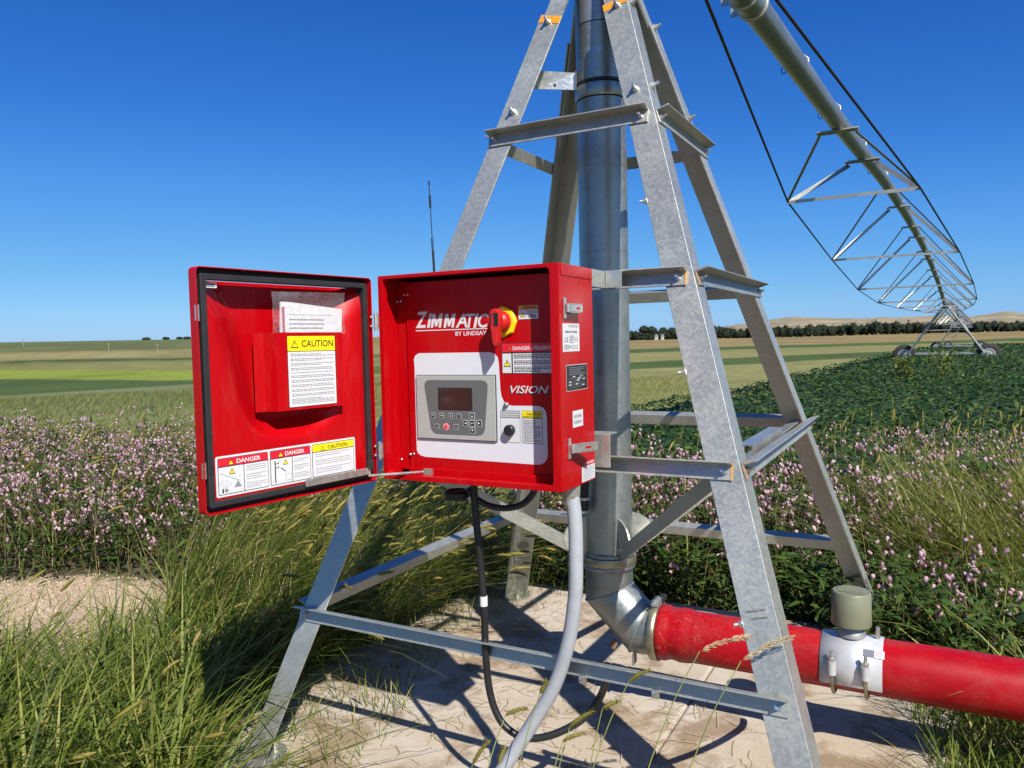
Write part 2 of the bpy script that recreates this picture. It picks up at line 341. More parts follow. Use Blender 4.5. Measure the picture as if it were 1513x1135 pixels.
def npmesh(name, V, faces, mats, fmat=None, tint=None, smooth=False, parent=None, link=True):
    V = np.asarray(V, np.float32).reshape(-1, 3); faces = np.asarray(faces, np.int32); nf, k = faces.shape
    me = bpy.data.meshes.new(name); me.vertices.add(len(V)); me.vertices.foreach_set('co', V.ravel())
    me.loops.add(nf*k); me.loops.foreach_set('vertex_index', faces.ravel())
    me.polygons.add(nf); me.polygons.foreach_set('loop_start', np.arange(0, nf*k, k, dtype=np.int32))
    try: me.polygons.foreach_set('loop_total', np.full(nf, k, np.int32))
    except Exception: pass
    for x in mats: me.materials.append(MATS[x])
    if fmat is not None: me.polygons.foreach_set('material_index', np.asarray(fmat, np.int32))
    if smooth: me.polygons.foreach_set('use_smooth', np.ones(nf, bool))
    if tint is not None:
        at = me.attributes.new('tint', 'FLOAT', 'POINT'); at.data.foreach_set('value', np.asarray(tint, np.float32))
    me.update(calc_edges=True)
    o = bpy.data.objects.new(name, me); COL.objects.link(o)
    if parent: o.parent = parent; o.matrix_parent_inverse = Matrix.Translation(-parent.location)
    return o
azs = np.concatenate([np.arange(-180, -60, 4.), np.arange(-60, 60, .4), np.arange(60, 180, 4.)])
rs = np.concatenate([[.25], np.geomspace(.8, 6000, 290)])
AZ, RR = np.meshgrid(azs, rs); GX, GY = unpolar(RR, AZ); GZ = height(GX, GY)
na, nr = len(azs), len(rs)
V = np.stack([GX, GY, GZ], -1).reshape(-1, 3)
ii, jj = np.meshgrid(np.arange(nr-1), np.arange(na), indexing='ij'); j2 = (jj+1) % na
FQ = np.stack([ii*na+jj, ii*na+j2, (ii+1)*na+j2, (ii+1)*na+jj], -1).reshape(-1, 4)
# field colours: strips of crop and grass on the ground
px, py = project(V); hor = 503-(px-927)*.0179
n1 = vnoise(V[:, 0]/7, V[:, 1]/7, 1); n2 = vnoise(V[:, 0]/2.2, V[:, 1]/2.2, 2); n3 = vnoise(V[:, 0]/40, V[:, 1]/40, 4)
r_, az_ = polar(V[:, 0], V[:, 1])
yr = py-hor+(n3-.5)*3+(n1-.5)*1.2
sage = np.array([.20, .205, .095]); dkg = np.array([.055, .095, .025]); ygr = np.array([.25, .29, .035]); olv = np.array([.22, .20, .075])
tan = np.array([.33, .26, .125]); hillg = np.array([.135, .145, .058]); brown = np.array([.32, .215, .10]); stub = np.array([.27, .235, .095])
sand = np.array([.45, .345, .235]); soil = np.array([.10, .085, .05]); dirt = np.array([.34, .265, .18])
def band(yv, edges, cols, soft=.7):
    out = np.tile(cols[0], (len(yv), 1)).astype(float)
    for e, c in zip(edges, cols[1:]):
        t = sm(e-soft, e+soft, yv)[:, None]; out = out*(1-t)+c*t
    return out
lx = np.clip(px, 0, 300)
cl = band(yr, [2, 14.5, 17.5, 20], [hillg, tan*.8+olv*.2, dkg*.9, olv])
for e0, e1, c in ((27., 33., ygr), (41., 47., dkg), (66., 52., sage)):
    e = e0+(e1-e0)*lx/300; t = sm(-1, 1, yr-e)[:, None]; cl = cl*(1-t)+c*t
k = 1-np.clip((px-927)/1400, 0, .4); yk = yr/k
cr = band(yk, [13, 19, 32, 43], [brown, dkg*1.15, stub, dkg, stub*.8+sage*.2])
w = sm(300, 700, px)[:, None]; fc = cl*(1-w)+cr*w
fc = (fc*.84+(.16*(olv*.7+hillg*.4))[None])*np.array([.78, .84, .78]); patch = (sm(.35, .75, n3)*.5)[:, None]; fc = fc*(1-patch*.35)
n5 = vnoise(V[:, 0]/18+V[:, 1]/60, V[:, 1]/5, 6); fc *= (.80+.22*n2+.22*n5)[:, None]
near = sm(11, 7.5, r_)[:, None]; fc = fc*(1-near)+soil*near
def inpoly(P, poly):
    P = np.asarray(P); c = np.zeros(len(P), bool); n = len(poly)
    for i in range(n):
        (x1, y1), (x2, y2) = poly[i], poly[(i+1) % n]
        t = ((y1 > P[:, 1]) != (y2 > P[:, 1])) & (P[:, 0] < (x2-x1)*(P[:, 1]-y1)/((y2-y1) if abs(y2-y1) > 1e-9 else 1e-9)+x1); c ^= t
    return c
def gpoly(pts, z=-.03): return [tuple(G(a, b, z)[:2]) for a, b in pts]
SANDP = gpoly([(-120, 850), (150, 848), (310, 866), (330, 930), (300, 1010), (160, 1040), (-200, 1020)])
isand = inpoly(V[:, :2]+(np.stack([n1, n2], -1)-.5)*.3, SANDP)
fc[isand] = sand*(.9+.2*n2[isand])[:, None]
dd = (np.hypot(V[:, 0], V[:, 1]+1.2) < 2.3) & (V[:, 1] < .6) & ~isand; fc[dd] = dirt*(.72+.4*n2[dd])[:, None]
me_g = npmesh('ground', V, FQ, [], smooth=True)
ca = me_g.data.color_attributes.new('field', 'FLOAT_COLOR', 'POINT')
ca.data.foreach_set('color', np.concatenate([fc, np.ones((len(fc), 1))], 1).astype(np.float32).ravel())
mt, nt, nd, lk, b = nodes_of('ground_soil_and_fields')
at = nd.new('ShaderNodeAttribute'); at.attribute_name = 'field'
tc = nd.new('ShaderNodeTexCoord'); nz = nd.new('ShaderNodeTexNoise'); nz.inputs['Scale'].default_value = 70; nz.inputs['Detail'].default_value = 8; nz.inputs['Roughness'].default_value = .7
nz2 = nd.new('ShaderNodeTexNoise'); nz2.inputs['Scale'].default_value = 1.1; nz2.inputs['Detail'].default_value = 9; nz2.inputs['Roughness'].default_value = .72
lk.new(tc.outputs['Object'], nz.inputs['Vector']); lk.new(tc.outputs['Object'], nz2.inputs['Vector'])
ml = nd.new('ShaderNodeMath'); ml.operation = 'MULTIPLY'; lk.new(nz.outputs[0], ml.inputs[0]); lk.new(nz2.outputs[0], ml.inputs[1])
rp = nd.new('ShaderNodeMapRange'); rp.inputs[1].default_value = .12; rp.inputs[2].default_value = .42; rp.inputs[3].default_value = .62; rp.inputs[4].default_value = 1.35
lk.new(ml.outputs[0], rp.inputs[0])
mx = nd.new('ShaderNodeVectorMath'); mx.operation = 'SCALE'; lk.new(at.outputs['Color'], mx.inputs[0]); lk.new(rp.outputs[0], mx.inputs['Scale'])
lk.new(mx.outputs[0], b.inputs['Base Color']); b.inputs['Roughness'].default_value = .95; b.inputs['Specular IOR Level'].default_value = .1
bp = nd.new('ShaderNodeBump'); bp.inputs['Strength'].default_value = .6; bp.inputs['Distance'].default_value = .012; lk.new(nz.outputs[0], bp.inputs['Height']); lk.new(bp.outputs[0], b.inputs['Normal'])
me_g.data.materials.append(mt); MATS['ground'] = mt
me_g['kind'] = 'structure'; me_g['label'] = 'sandy ground and strip fields running to the horizon'; me_g['category'] = 'ground'

# far hills beyond the tree line
haz = np.arange(-62, 62, .25); hr = np.array([1500, 1900, 2300, 2600, 3200, 4500.]); hh = np.array([0, .25, .75, 1, .9, .1])
A2, R2 = np.meshgrid(haz, hr); base = np.interp(haz, [-62, -30, -24, -20, -14, 0, 6, 9, 13, 20, 26, 34, 45, 62], [16, 14, 28, 40, 50, 24, 16, 24, 34, 66, 54, 62, 60, 40])
crest = base*(.9+.2*vnoise(haz/1.7, haz*0, 8)+.06*vnoise(haz/.4, haz*0, 9)); HX, HY = unpolar(R2, A2)
HZ = 1+.82*crest[None]*hh[:, None]+(vnoise(A2*1.1, R2/300, 6)-.5)*8*hh[:, None]
V2 = np.stack([HX, HY, HZ], -1).reshape(-1, 3); n_ = len(haz)
ii, jj = np.meshgrid(np.arange(len(hr)-1), np.arange(n_-1), indexing='ij')
F2 = np.stack([ii*n_+jj, ii*n_+jj+1, (ii+1)*n_+jj+1, (ii+1)*n_+jj], -1).reshape(-1, 4)
mat('dry_hill_grass', (.25, .205, .115), .95, 0, .35, .012)
ho = npmesh('hills', V2, F2, ['dry_hill_grass'], smooth=True); ho['kind'] = 'structure'; ho['label'] = 'dry tan hills beyond the far tree line'; ho['category'] = 'hills'

# concrete pad under the pivot
mt, nt, nd, lk, b = nodes_of('concrete')
tc = nd.new('ShaderNodeTexCoord')
def noise(sc, det=6, ro=.6, dist=0):
    n = nd.new('ShaderNodeTexNoise'); n.inputs['Scale'].default_value = sc; n.inputs['Detail'].default_value = det; n.inputs['Roughness'].default_value = ro; n.inputs['Distortion'].default_value = dist
    lk.new(tc.outputs['Object'], n.inputs['Vector']); return n
a1, a2, a3, a4 = noise(1.6, 5, .6, .4), noise(9, 8, .7), noise(120, 4, .6), noise(3.2, 6, .62)
def ramp(src, p0, p1, c0, c1):
    r = nd.new('ShaderNodeValToRGB'); r.color_ramp.elements[0].position = p0; r.color_ramp.elements[1].position = p1
    r.color_ramp.elements[0].color = c0+(1,); r.color_ramp.elements[1].color = c1+(1,); lk.new(src.outputs[0], r.inputs[0]); return r
def mix(f, x, y, blend='MIX'):
    q = nd.new('ShaderNodeMixRGB'); q.blend_type = blend
    if isinstance(f, float): q.inputs[0].default_value = f
    else: lk.new(f.outputs[0], q.inputs[0])
    lk.new(x.outputs[0], q.inputs[1]); lk.new(y.outputs[0], q.inputs[2]); return q
cbase = ramp(a2, .3, .7, (.36, .315, .25), (.53, .48, .40)); cdust = ramp(a3, .3, .7, (.36, .29, .205), (.48, .40, .295))
msk = ramp(a1, .36, .56, (0, 0, 0), (1, 1, 1)); c1_ = mix(msk, cbase, cdust)
stain = ramp(a4, .50, .60, (1, 1, 1), (.62, .54, .47)); c2_ = mix(1.0, c1_, stain, 'MULTIPLY')
lk.new(c2_.outputs[0], b.inputs['Base Color']); b.inputs['Roughness'].default_value = .9; b.inputs['Specular IOR Level'].default_value = .2
bp = nd.new('ShaderNodeBump'); bp.inputs['Strength'].default_value = .5; bp.inputs['Distance'].default_value = .004; lk.new(a3.outputs[0], bp.inputs['Height']); lk.new(bp.outputs[0], b.inputs['Normal'])
MATS['concrete'] = mt
mb = MB()
for (x0, x1) in ((-1.45, .318), (.324, 1.36)):                      # two pours with a thin joint
    mb.box(((x0+x1)/2, -.05, -.11), (x1-x0, 2.8, .22), 'concrete')
pad = mb.build('concrete_pad', None, .012); pad['kind'] = 'structure'; pad['label'] = 'dusty concrete pad under the steel tower'; pad['category'] = 'pad'

# ------------------------------------------------------------------ pivot tower
W0, KK = 1.1018, .309
def wz(z): return W0-KK*z
def cor(sx, sy, z): return Vector((sx*wz(z), sy*wz(z), z))
tower = thing('pivot_tower', (0, 0, 0), 'galvanised angle steel pivot tower with four leaning legs on concrete', 'tower')
LEG_W, LEG_T = .102, .008
SPL = 2.965
def bolt(p, n, par, s=1.0, mt='steel_bright', ln=.03):
    p, n = Vector(p), Vector(n).normalized(); b = MB(); a = Vector((0, 0, 1)) if abs(n.z) < .9 else Vector((1, 0, 0))
    b.lathe([(.016*s, 0), (.016*s, .003*s)], p, n, mt, 14)
    b.lathe([(.0125*s, .003*s), (.0125*s, .012*s)], p, n, mt, 6, smooth=False)
    b.lathe([(.0065*s, .012*s), (.0065*s, ln*s)], p, n, mt, 10)
    return b.build('bolt', par)
def fnorm(ax, sg):
    """outward normal of a leaning face"""
    v = Vector((0, 0, math.sin(math.atan(KK)))); v[ax] = sg*math.cos(math.atan(KK)); return v
LEGNAMES = {(-1, -1): 'front leg beside the open door', (1, -1): 'near leg in front of the red pipe', (1, 1): 'far leg standing in pink flowers', (-1, 1): 'rear leg half hidden behind the red box'}
legs = {}
for (sx, sy), ln in LEGNAMES.items():
    L = (cor(sx, sy, 3)-cor(sx, sy, 0)).normalized()
    nx, ny = fnorm(0, sx), fnorm(1, sy)
    d1 = L.cross(ny); d1 = d1 if d1.x*sx < 0 else -d1         # along the front/back face towards the middle
    d2 = L.cross(nx); d2 = d2 if d2.y*sy < 0 else -d2
    b = MB(); b.ang(cor(sx, sy, .012), cor(sx, sy, SPL), d1, d2, LEG_W, LEG_T, 'galvanised')
    lo = b.build('leg', tower, .0012, 1); lo['label'] = ln; legs[(sx, sy)] = (lo, L, d1, d2, nx, ny)
    b = MB(); o = (d1+d2)*.0095; b.ang(cor(sx, sy, SPL-.42)+o, cor(sx, sy, 3.36)+o, d1, d2, .085, .008, 'galvanised')
    b.build('upper_leg', tower)
    b = MB(); c = cor(sx, sy, 0); c.z = .006; ic = c+Vector((-sx*.05, -sy*.05, 0))
    b.lathe([(.095, -.004), (.095, .006)], ic, (0, 0, 1), 'galvanised', 20)
    b.lathe([(.016, .006), (.016, .05)], ic+Vector((-sx*.035, -sy*.035, 0)), (0, 0, 1), 'steel_bright', 8)
    fp = b.build('foot_plate', tower)
    b = MB(); a0 = cor(sx, sy, SPL-.034)+ny*.0012; b.prism([a0+d1*.002, a0+d1*.1, a0+d1*.1+L*.032, a0+d1*.002+L*.032], ny*.0006, 'orange_paint'); b.build('paint_mark', lo)
    for zz, off in ((SPL-.03, .045), (2.56, .05)):
        bolt(cor(sx, sy, zz)+d1*off+ny*.001, ny, lo)
        bolt(cor(sx, sy, zz+.02)+d2*off+nx*.001, nx, lo)
# small hardware on the near leg
lo, L, d1, d2, nx, ny = legs[(1, -1)]
for zz in (1.52, .78, 2.13): bolt(cor(1, -1, zz)+d1*.102+ny*-.004, (d1+ny*.35), lo, .8)
for zz, ln_ in ((.805, .055), (.785, .045)):
    b = MB(); a0 = cor(1, -1, zz)+d1*.025+ny*.0008; b.prism([a0, a0+d1*ln_, a0+d1*ln_+L*.006, a0+L*.004], ny*.0004, 'scuff_dark'); b.build('scuff_mark', lo)
LV = {'b': .527, 'l': 1.155, 'm': 1.781, 't': 2.403}
BW, BT = .052, .005
def brace(z, face, t0=.006, t1=.006, mark=False):
    """angle between two legs on one face: bolted leg flush on the face, top flange pointing out"""
    ax, sg = face; n = fnorm(ax, sg); oth = 1-ax
    up = Vector((0, 0, math.cos(math.atan(KK)))); up[ax] = -sg*math.sin(math.atan(KK))
    zt = z+BW*up.z
    def pt(s, zz, ins):
        v = Vector((0, 0, zz)); v[ax] = sg*wz(zz); v[oth] = s*(wz(zz)-ins); return v
    a, c = pt(-1, zt, t0)+n*.0015, pt(1, zt, t1)+n*.0015
    b = MB(); b.ang(a, c, -up, n, BW, BT, 'galvanised'); o = b.build('brace', tower, .0008, 1)
    for s, e, q in ((-1, a, t0), (1, c, t1)):
        dirn = Vector((0, 0, 0)); dirn[oth] = -s
        bolt(e+dirn*.03-up*(BW*.5)+n*(BT+.0006), n, o, .8)
        if mark:
            b = MB(); b.prism([e-up*.001+n*(BT+.0008), e-up*BW+n*(BT+.0008), e-up*BW+dirn*.004+n*(BT+.0008), e-up*.001+dirn*.006+n*(BT+.0008)], n*.0006, 'orange_paint')
            e2 = e+up*.0006+n*.006; b.prism([e2, e2+n*(BW-.008), e2+n*(BW-.008)+dirn*.004, e2+dirn*.004], up*.0006, 'orange_paint'); b.build('paint_mark', o)
    return o
FR, BK, RI, LE = (1, -1), (1, 1), (0, 1), (0, -1)
for k, z in LV.items():
    brace(z, FR, -.012, .018, k in 'lm'); brace(z, BK, .02, .02); brace(z, LE, .02, .02)
    if k != 'b': brace(z, RI, .012, -.03, k in 'lm')
# short loose angle lying inside the right-hand brace
zi = LV['l']+.03; b = MB(); b.ang((wz(zi)-.02, -.45, zi+.045), (wz(zi)-.02, .12, zi+.045), (0, 0, -1), (-1, 0, 0), .05, .005, 'steel_bright'); b.build('short_angle', tower)
for xx in (.28, .52):                                              # cable clips under the bottom brace
    n = fnorm(1, -1); p = Vector((xx, -wz(.53), .527)); b = MB(); b.box(p+n*.009-Vector((0, 0, .006)), (.022, .012, .026), 'steel_bright'); b.lathe([(.007, .0), (.007, .014)], p+n*.014, (0, -1, .3), 'steel_bright', 6); b.build('cable_clip', tower)
# diagonal stays from the riser's lugs out to the legs
for sx in (-1, 1):
    for sy in (-1, 1):
        a = Vector((sx*.115, sy*.115, .735)); e = Vector((sx*(wz(1.21)-.05), sy*(wz(1.21)-.05), 1.21)); d = (e-a).normalized()
        side = Vector((sx*1.0, -sy*1.0, 0)).normalized(); up = d.cross(side).normalized()
        if up.z < 0: up = -up
        b = MB(); b.ang(a-side*.004, e-side*.004, -up, side, .055, .006, 'galvanised'); b.build('diagonal_stay', tower)
# tab plate between riser and the front-left leg
b = MB(); pA = hit(793, 118, (0, -.13, 0), (0, 1, 0)); pB = hit(849, 121, (0, -.06, 0), (0, 1, 0))
b.prism([pA+Vector((.012, 0, .036)), pB+Vector((.01, 0, .036)), pB+Vector((.01, 0, -.036)), pA+Vector((-.012, 0, -.036))], (0, .006, 0), 'steel_bright')
b.lathe([(.006, -.002), (.006, .002)], (pA+pB)*.5+Vector((-.004, -.001, -.018)), (0, 1, 0), 'black_print', 10)
b.box(pB+Vector((.012, .01, 0)), (.006, .05, .078), 'steel_bright'); b.build('tab_plate', tower)

# ------------------------------------------------------------------ riser pipe
RP = .1055
riser = thing('riser_pipe', (0, 0, 0), 'thick galvanised riser pipe standing in the middle of the tower with elbow foot', 'pipe')
b = MB(); b.lathe([(RP, .60), (RP, 2.40), (RP*.975, 2.44), (RP*.975, 2.62)], (0, 0, 0), (0, 0, 1), 'galvanised_pipe', 48); b.build('pipe', riser)
b = MB(); b.lathe([(RP*1.02, 2.625), (RP*1.06, 2.635), (RP*1.06, 2.672), (RP*1.02, 2.68)], (0, 0, 0), (0, 0, 1), 'galvanised_pipe', 48); b.lathe([(RP*1.035, 2.683), (RP*1.035, 2.694)], (0, 0, 0), (0, 0, 1), 'black_rubber', 48); b.build('collar', riser)
b = MB(); b.lathe([(RP*1.0, 2.697), (RP*1.0, 3.3), (RP*1.18, 3.34), (RP*1.18, 3.52)], (0, 0, 0), (0, 0, 1), 'galvanised_pipe', 48); b.build('swivel_pipe', riser)
for zz in (2.335, 1.98):
    b = MB(); b.lathe([(RP*1.0, -.003), (RP*1.012, 0), (RP*1.0, .003)], (0, 0, zz), (0, 0, 1), 'galvanised_pipe', 48, caps=False); b.build('weld_seam', riser)
b = MB(); b.lathe([(RP, .60), (RP*1.1, .606), (RP*1.1, .618), (RP, .63)], (0, 0, 0), (0, 0, 1), 'galvanised_pipe', 48); b.lathe([(RP, .655), (RP*1.09, .66), (RP*1.09, .672), (RP, .68)], (0, 0, 0), (0, 0, 1), 'galvanised_pipe', 48); b.build('flange', riser)
b = MB(); b.lathe([(RP*1.13, .624), (RP*1.15, .63), (RP*1.15, .652), (RP*1.13, .658)], (0, 0, 0), (0, 0, 1), 'brass_dull', 48); b.build('ring_clamp', riser)
ZP = .345
b = MB()
def ringat(p, nrm, r, n=40):
    nrm = Vector(nrm).normalized(); V_ = Vector((0, 1, 0)); U_ = V_.cross(nrm).normalized()
    return [Vector(p)+U_*(math.cos(2*math.pi*j/n)*r)+V_*(math.sin(2*math.pi*j/n)*r) for j in range(n)]
def mitre(p, d1, d2, r, n=40):
    d1, d2 = Vector(d1).normalized(), Vector(d2).normalized(); nn = (d1+d2).normalized(); out = []
    for q in ringat(p, d1, r, n): out.append(q+d1*((Vector(p)-q).dot(nn)/d1.dot(nn)))
    return out
dn, dg, dh = (0, 0, -1), (1, 0, -1), (1, 0, 0)
R0 = ringat((0, 0, .60), dn, RP); R1 = mitre((0, 0, .49), dn, dg, RP); R2_ = mitre((.145, 0, ZP), dg, dh, RP); R3 = ringat((.215, 0, ZP), dh, RP)
def loft(b, A, B, mt): n = len(A); b.add(A+B, [(i, (i+1) % n, n+(i+1) % n, n+i) for i in range(n)], mt, True)
for q, (A, B) in enumerate(((R0, R1), (R1, R2_), (R2_, R3))): loft(b, A, B, 'galvanised_pipe')
for Rg in (R1, R2_): b.tube(Rg+[Rg[0]], .004, 'galvanised_dull', 6, False)
b.lathe([(.016, 0), (.016, .035)], (.05, -.06, ZP-.05), (-.4, -.3, -.8), 'rust', 8)
b.box((.13, -.05, ZP-RP-.012), (.004, .05, .05), 'galvanised_dull'); b.build('elbow', riser)
for sx in (-1, 1):
    for sy in (-1, 1):
        d = Vector((sx, sy, 0)).normalized(); c = Vector((0, 0, .745)); t = Vector((-d.y, d.x, 0)); poly = []
        for k in range(13):
            a = math.pi*(k/12)-math.pi/2; poly.append(c+d*(RP-.01+.118*math.cos(a))+Vector((0, 0, .09*math.sin(a))))
        b = MB(); b.prism(poly, t*.008, 'galvanised'); g = b.build('gusset', riser)
        bolt(c+d*(RP+.05)+Vector((0, 0, -.03))-t*.002, -t, g, .8); bolt(c+d*(RP+.05)+Vector((0, 0, -.03))+t*.009, t, g, .8)
# maker's plate and old stickers wrapped on the riser
def wrap(r, a0, a1, z0, z1, mt, b, n=14, skew=0.):
    vs = []
    for i in range(n+1):
        a = a0+(a1-a0)*i/n
        vs += [(r*math.cos(a), r*math.sin(a), z0+skew*i/n), (r*math.cos(a), r*math.sin(a), z1+skew*i/n)]
    b.add(vs, [(2*i, 2*i+2, 2*i+3, 2*i+1) for i in range(n)], mt, True)
va = math.atan2(CAM.y, CAM.x)
b = MB(); wrap(RP*1.004, va-.95, va+.25, 2.925, 3.07, 'black_print', b); wrap(RP*1.008, va-.92, va+.22, 2.93, 3.065, 'silver_plate', b)
rd = random.Random(3)
for i in range(13):
    a = va-.86
    while a < va+.12:
        w = rd.uniform(.06, .16); wrap(RP*1.012, a, min(a+w, va+.16), 3.055-i*.0095-.002, 3.055-i*.0095+.002, 'grey_print', b, 2); a += w+.03
b.build('information_plate', riser)
for a0, a1, z0, z1 in ((-.55, .05, 2.79, 2.815), (-.72, -.2, 2.725, 2.745)):
    b = MB(); wrap(RP*1.006, va+a0, va+a1, z0, z1, 'silver_plate', b, 6, .008); b.build('old_sticker', riser)
# black drain hose with clamps against the riser
hose = rings([(-.055, -.135, 1.35), (-.05, -.137, 1.15), (-.05, -.137, 1.0), (-.058, -.136, .9), (-.07, -.13, .86)], 6)
hp = thing('drain_hose', (-.05, -.137, .86), 'short black hose with two band clamps hanging against the riser pipe', 'hose')
b = MB(); b.tube(hose, .018, 'black_rubber', 12); b.build('hose', hp)
b = MB(); b.tube([hose[-9], hose[-2]], .026, 'black_rubber', 14); b.build('sleeve', hp)
for q in (hose[-9], hose[-3]):
    b = MB(); b.lathe([(.0275, -.006), (.0275, .006)], q, (0, 0, 1), 'steel_bright', 16); b.build('band_clamp', hp)

# ------------------------------------------------------------------ red supply pipe
sp = thing('supply_pipe', (.21, 0, ZP), 'long scuffed red supply pipe running right from the elbow', 'pipe')
b = MB(); b.lathe([(RP*1.0, .232), (RP*1.09, .236), (RP*1.10, .262), (RP*1.02, .285), (RP*1.01, .30), (RP*1.07, .33), (RP*1.05, .36), (RP, .385), (RP, .39), (RP*1.008, .395), (RP, .40), (RP, 7.2)], (0, 0, ZP), (1, 0, 0), 'red_pipe_paint', 56); b.build('pipe', sp)
b = MB(); b.lathe([(RP*1.12, .205), (RP*1.17, .208), (RP*1.17, .235), (RP*1.12, .238)], (0, 0, ZP), (1, 0, 0), 'brass_dull', 48); cl_ = b.build('clamp_ring', sp)
b = MB(); b.box((.222, -.012, ZP+RP*1.25), (.03, .07, .03), 'galvanised_dull'); b.box((.235, .03, ZP+RP*1.3), (.022, .05, .022), 'black_rubber'); b.lathe([(.007, -.06), (.007, .07)], (.222, -.01, ZP+RP*1.28), (0, 1, 0), 'steel_bright', 8); b.build('clamp_latch', cl_, .003)
for xx in (1.9, 3.6, 5.3): 
    b = MB(); b.box((xx, 0, (ZP-RP)/2-.02), (.12, .26, ZP-RP+.06), 'concrete'); b.build('support_block', sp)

# flow meter strapped on the red pipe
X0, X1 = .885, 1.10
fm = thing('flow_meter', ((X0+X1)/2, 0, ZP+RP), 'olive drum flow meter on a white saddle clamped to the red pipe', 'flow meter')
b = MB(); rs_ = RP*1.012; vs = []; n = 36
for i in range(n+1):
    a = R(-32)+R(244)*i/n
    for xx in (X0, X1):
        for rr_ in (rs_, rs_+.004): vs.append((xx, -rr_*math.cos(a), ZP+rr_*math.sin(a)))
fs = []
for i in range(n): o = i*4; fs += [(o+1, o+5, o+7, o+3), (o, o+2, o+6, o+4), (o, o+4, o+5, o+1), (o+2, o+3, o+7, o+6)]
b.add(vs, fs, 'saddle_steel', True); b.build('saddle', fm)
xc = (X0+X1)/2-.005
b = MB(); b.lathe([(.052, 0), (.05, .022), (.044, .028), (.044, .05)], (xc, 0, ZP+RP+.002), (0, 0, 1), 'galvanised_dull', 28); b.build('neck', fm)
b = MB(); b.lathe([(.066, .045), (.071, .046), (.072, .052), (.070, .168), (.066, .174)], (xc, 0, ZP+RP), (0, 0, 1), 'olive_cap', 48)
b.prism([(xc-.045, -.03, ZP+RP+.1745), (xc+.045, -.034, ZP+RP+.1745), (xc+.045, -.026, ZP+RP+.1745), (xc-.045, -.022, ZP+RP+.1745)], (0, 0, .003), 'olive_cap')
b.box((xc, .012, ZP+RP+.1755), (.10, .05, .004), 'olive_cap'); b.build('cap', fm, .002)
for xx in (X0+.045, X1-.055):
    b = MB(); ub = [(xx, -rs_-.012, ZP+.05)]+[(xx, -(rs_+.012)*math.cos(R(-a)), ZP+(rs_+.012)*math.sin(R(-a))) for a in range(0, 181, 15)]+[(xx, rs_+.012, ZP+.05)]
    b.tube(ub, .007, 'brass_dull', 8); b.lathe([(.016, -.045), (.016, .005)], (xx, -rs_-.015, ZP+.035), (0, 0, 1), 'saddle_steel', 14); b.lathe([(.0125, .006), (.0125, .018)], (xx, -rs_-.015, ZP+.035), (0, 0, 1), 'steel_bright', 6, smooth=False); b.lathe([(.007, .018), (.007, .045)], (xx, -rs_-.015, ZP+.035), (0, 0, 1), 'steel_bright', 10); b.build('u_bolt', fm)
b = MB(); b.lathe([(.008, 0), (.008, .05)], (X1-.02, -.01, ZP+RP), (0, 0, 1), 'steel_bright', 8); b.build('stud', fm)
fl = Flat((X1-.03, -rs_*.72-.0045, ZP+rs_*.72), (1, 0, 0), (0, .69, .72), (0, -.72, .69)); fl.rect(-.035, -.014, .0, .014, .001, 'silver_plate'); fl.rect(.002, -.016, .036, .014, .001, 'label_white'); fl.lines(.004, -.013, .034, .012, 5, .0014, 'label_red', .3, 4); fl.build('sticker', fm)

# ------------------------------------------------------------------ red control box
XL, XR, YF, YB, ZB, ZT = -.36, .30, -1.112, -.86, 1.155, 1.83
YP = YF+.086
cb = thing('control_box', ((XL+XR)/2, (YF+YB)/2, ZB), 'red steel control box with its door wide open, mounted on the tower', 'control box')
T = .004
def bx(b, x0, x1, y0, y1, z0, z1, mt): b.box(((x0+x1)/2, (y0+y1)/2, (z0+z1)/2), (x1-x0, y1-y0, z1-z0), mt)
b = MB()
bx(b, XR-T, XR, YF+T, YB, ZB, ZT, 'red_paint'); bx(b, XL, XL+T, YF+T, YB, ZB, ZT, 'red_paint')
bx(b, XL+T, XR-T, YF+T, YB, ZT-T, ZT, 'red_paint'); bx(b, XL+T, XR-T, YF+T, YB, ZB, ZB+T, 'red_paint'); bx(b, XL+T, XR-T, YB-T, YB, ZB+T, ZT-T, 'red_paint')
shell = b.build('shell', cb, .002, 2)
def rrect(x0, z0, x1, z1, r, seg=6):
    o = []
    for cx, cz, a0 in ((x1-r, z0+r, -90), (x1-r, z1-r, 0), (x0+r, z1-r, 90), (x0+r, z0+r, 180)):
        o += [(cx+r*math.cos(R(a0+90*k/seg)), cz+r*math.sin(R(a0+90*k/seg))) for k in range(seg+1)]
    return o
def ring_lip(b, outer, inner, P, n0, n1, mt, ret=0.):
    """flat ring between two outlines with equal point counts; P(u,v,n)"""
    k = len(outer); vs = [P(u, v, n1) for u, v in outer]+[P(u, v, n1) for u, v in inner]+[P(u, v, n0) for u, v in outer]+[P(u, v, n0-ret) for u, v in inner]
    fs = []
    for i in range(k):
        j = (i+1) % k; fs += [(i, j, k+j, k+i), (i, 2*k+i, 2*k+j, j), (k+i, k+j, 3*k+j, 3*k+i)]
    b.add(vs, fs, mt)
b = MB(); FP = lambda u, v, n=0.: Vector((u, YF-n, v))
ring_lip(b, rrect(XL, ZB, XR, ZT, .006), rrect(XL+.018, ZB+.017, XR-.030, ZT-.011, .014), FP, -T, .0, 'red_paint', .022); b.build('front_lip', cb, .0015, 2)
b = MB(); bx(b, XR+.0003, XR+.0022, YF+.012, YB-.004, ZT-.036, ZT-.001, 'red_paint'); b.build('hood_fold', cb, .001, 1)
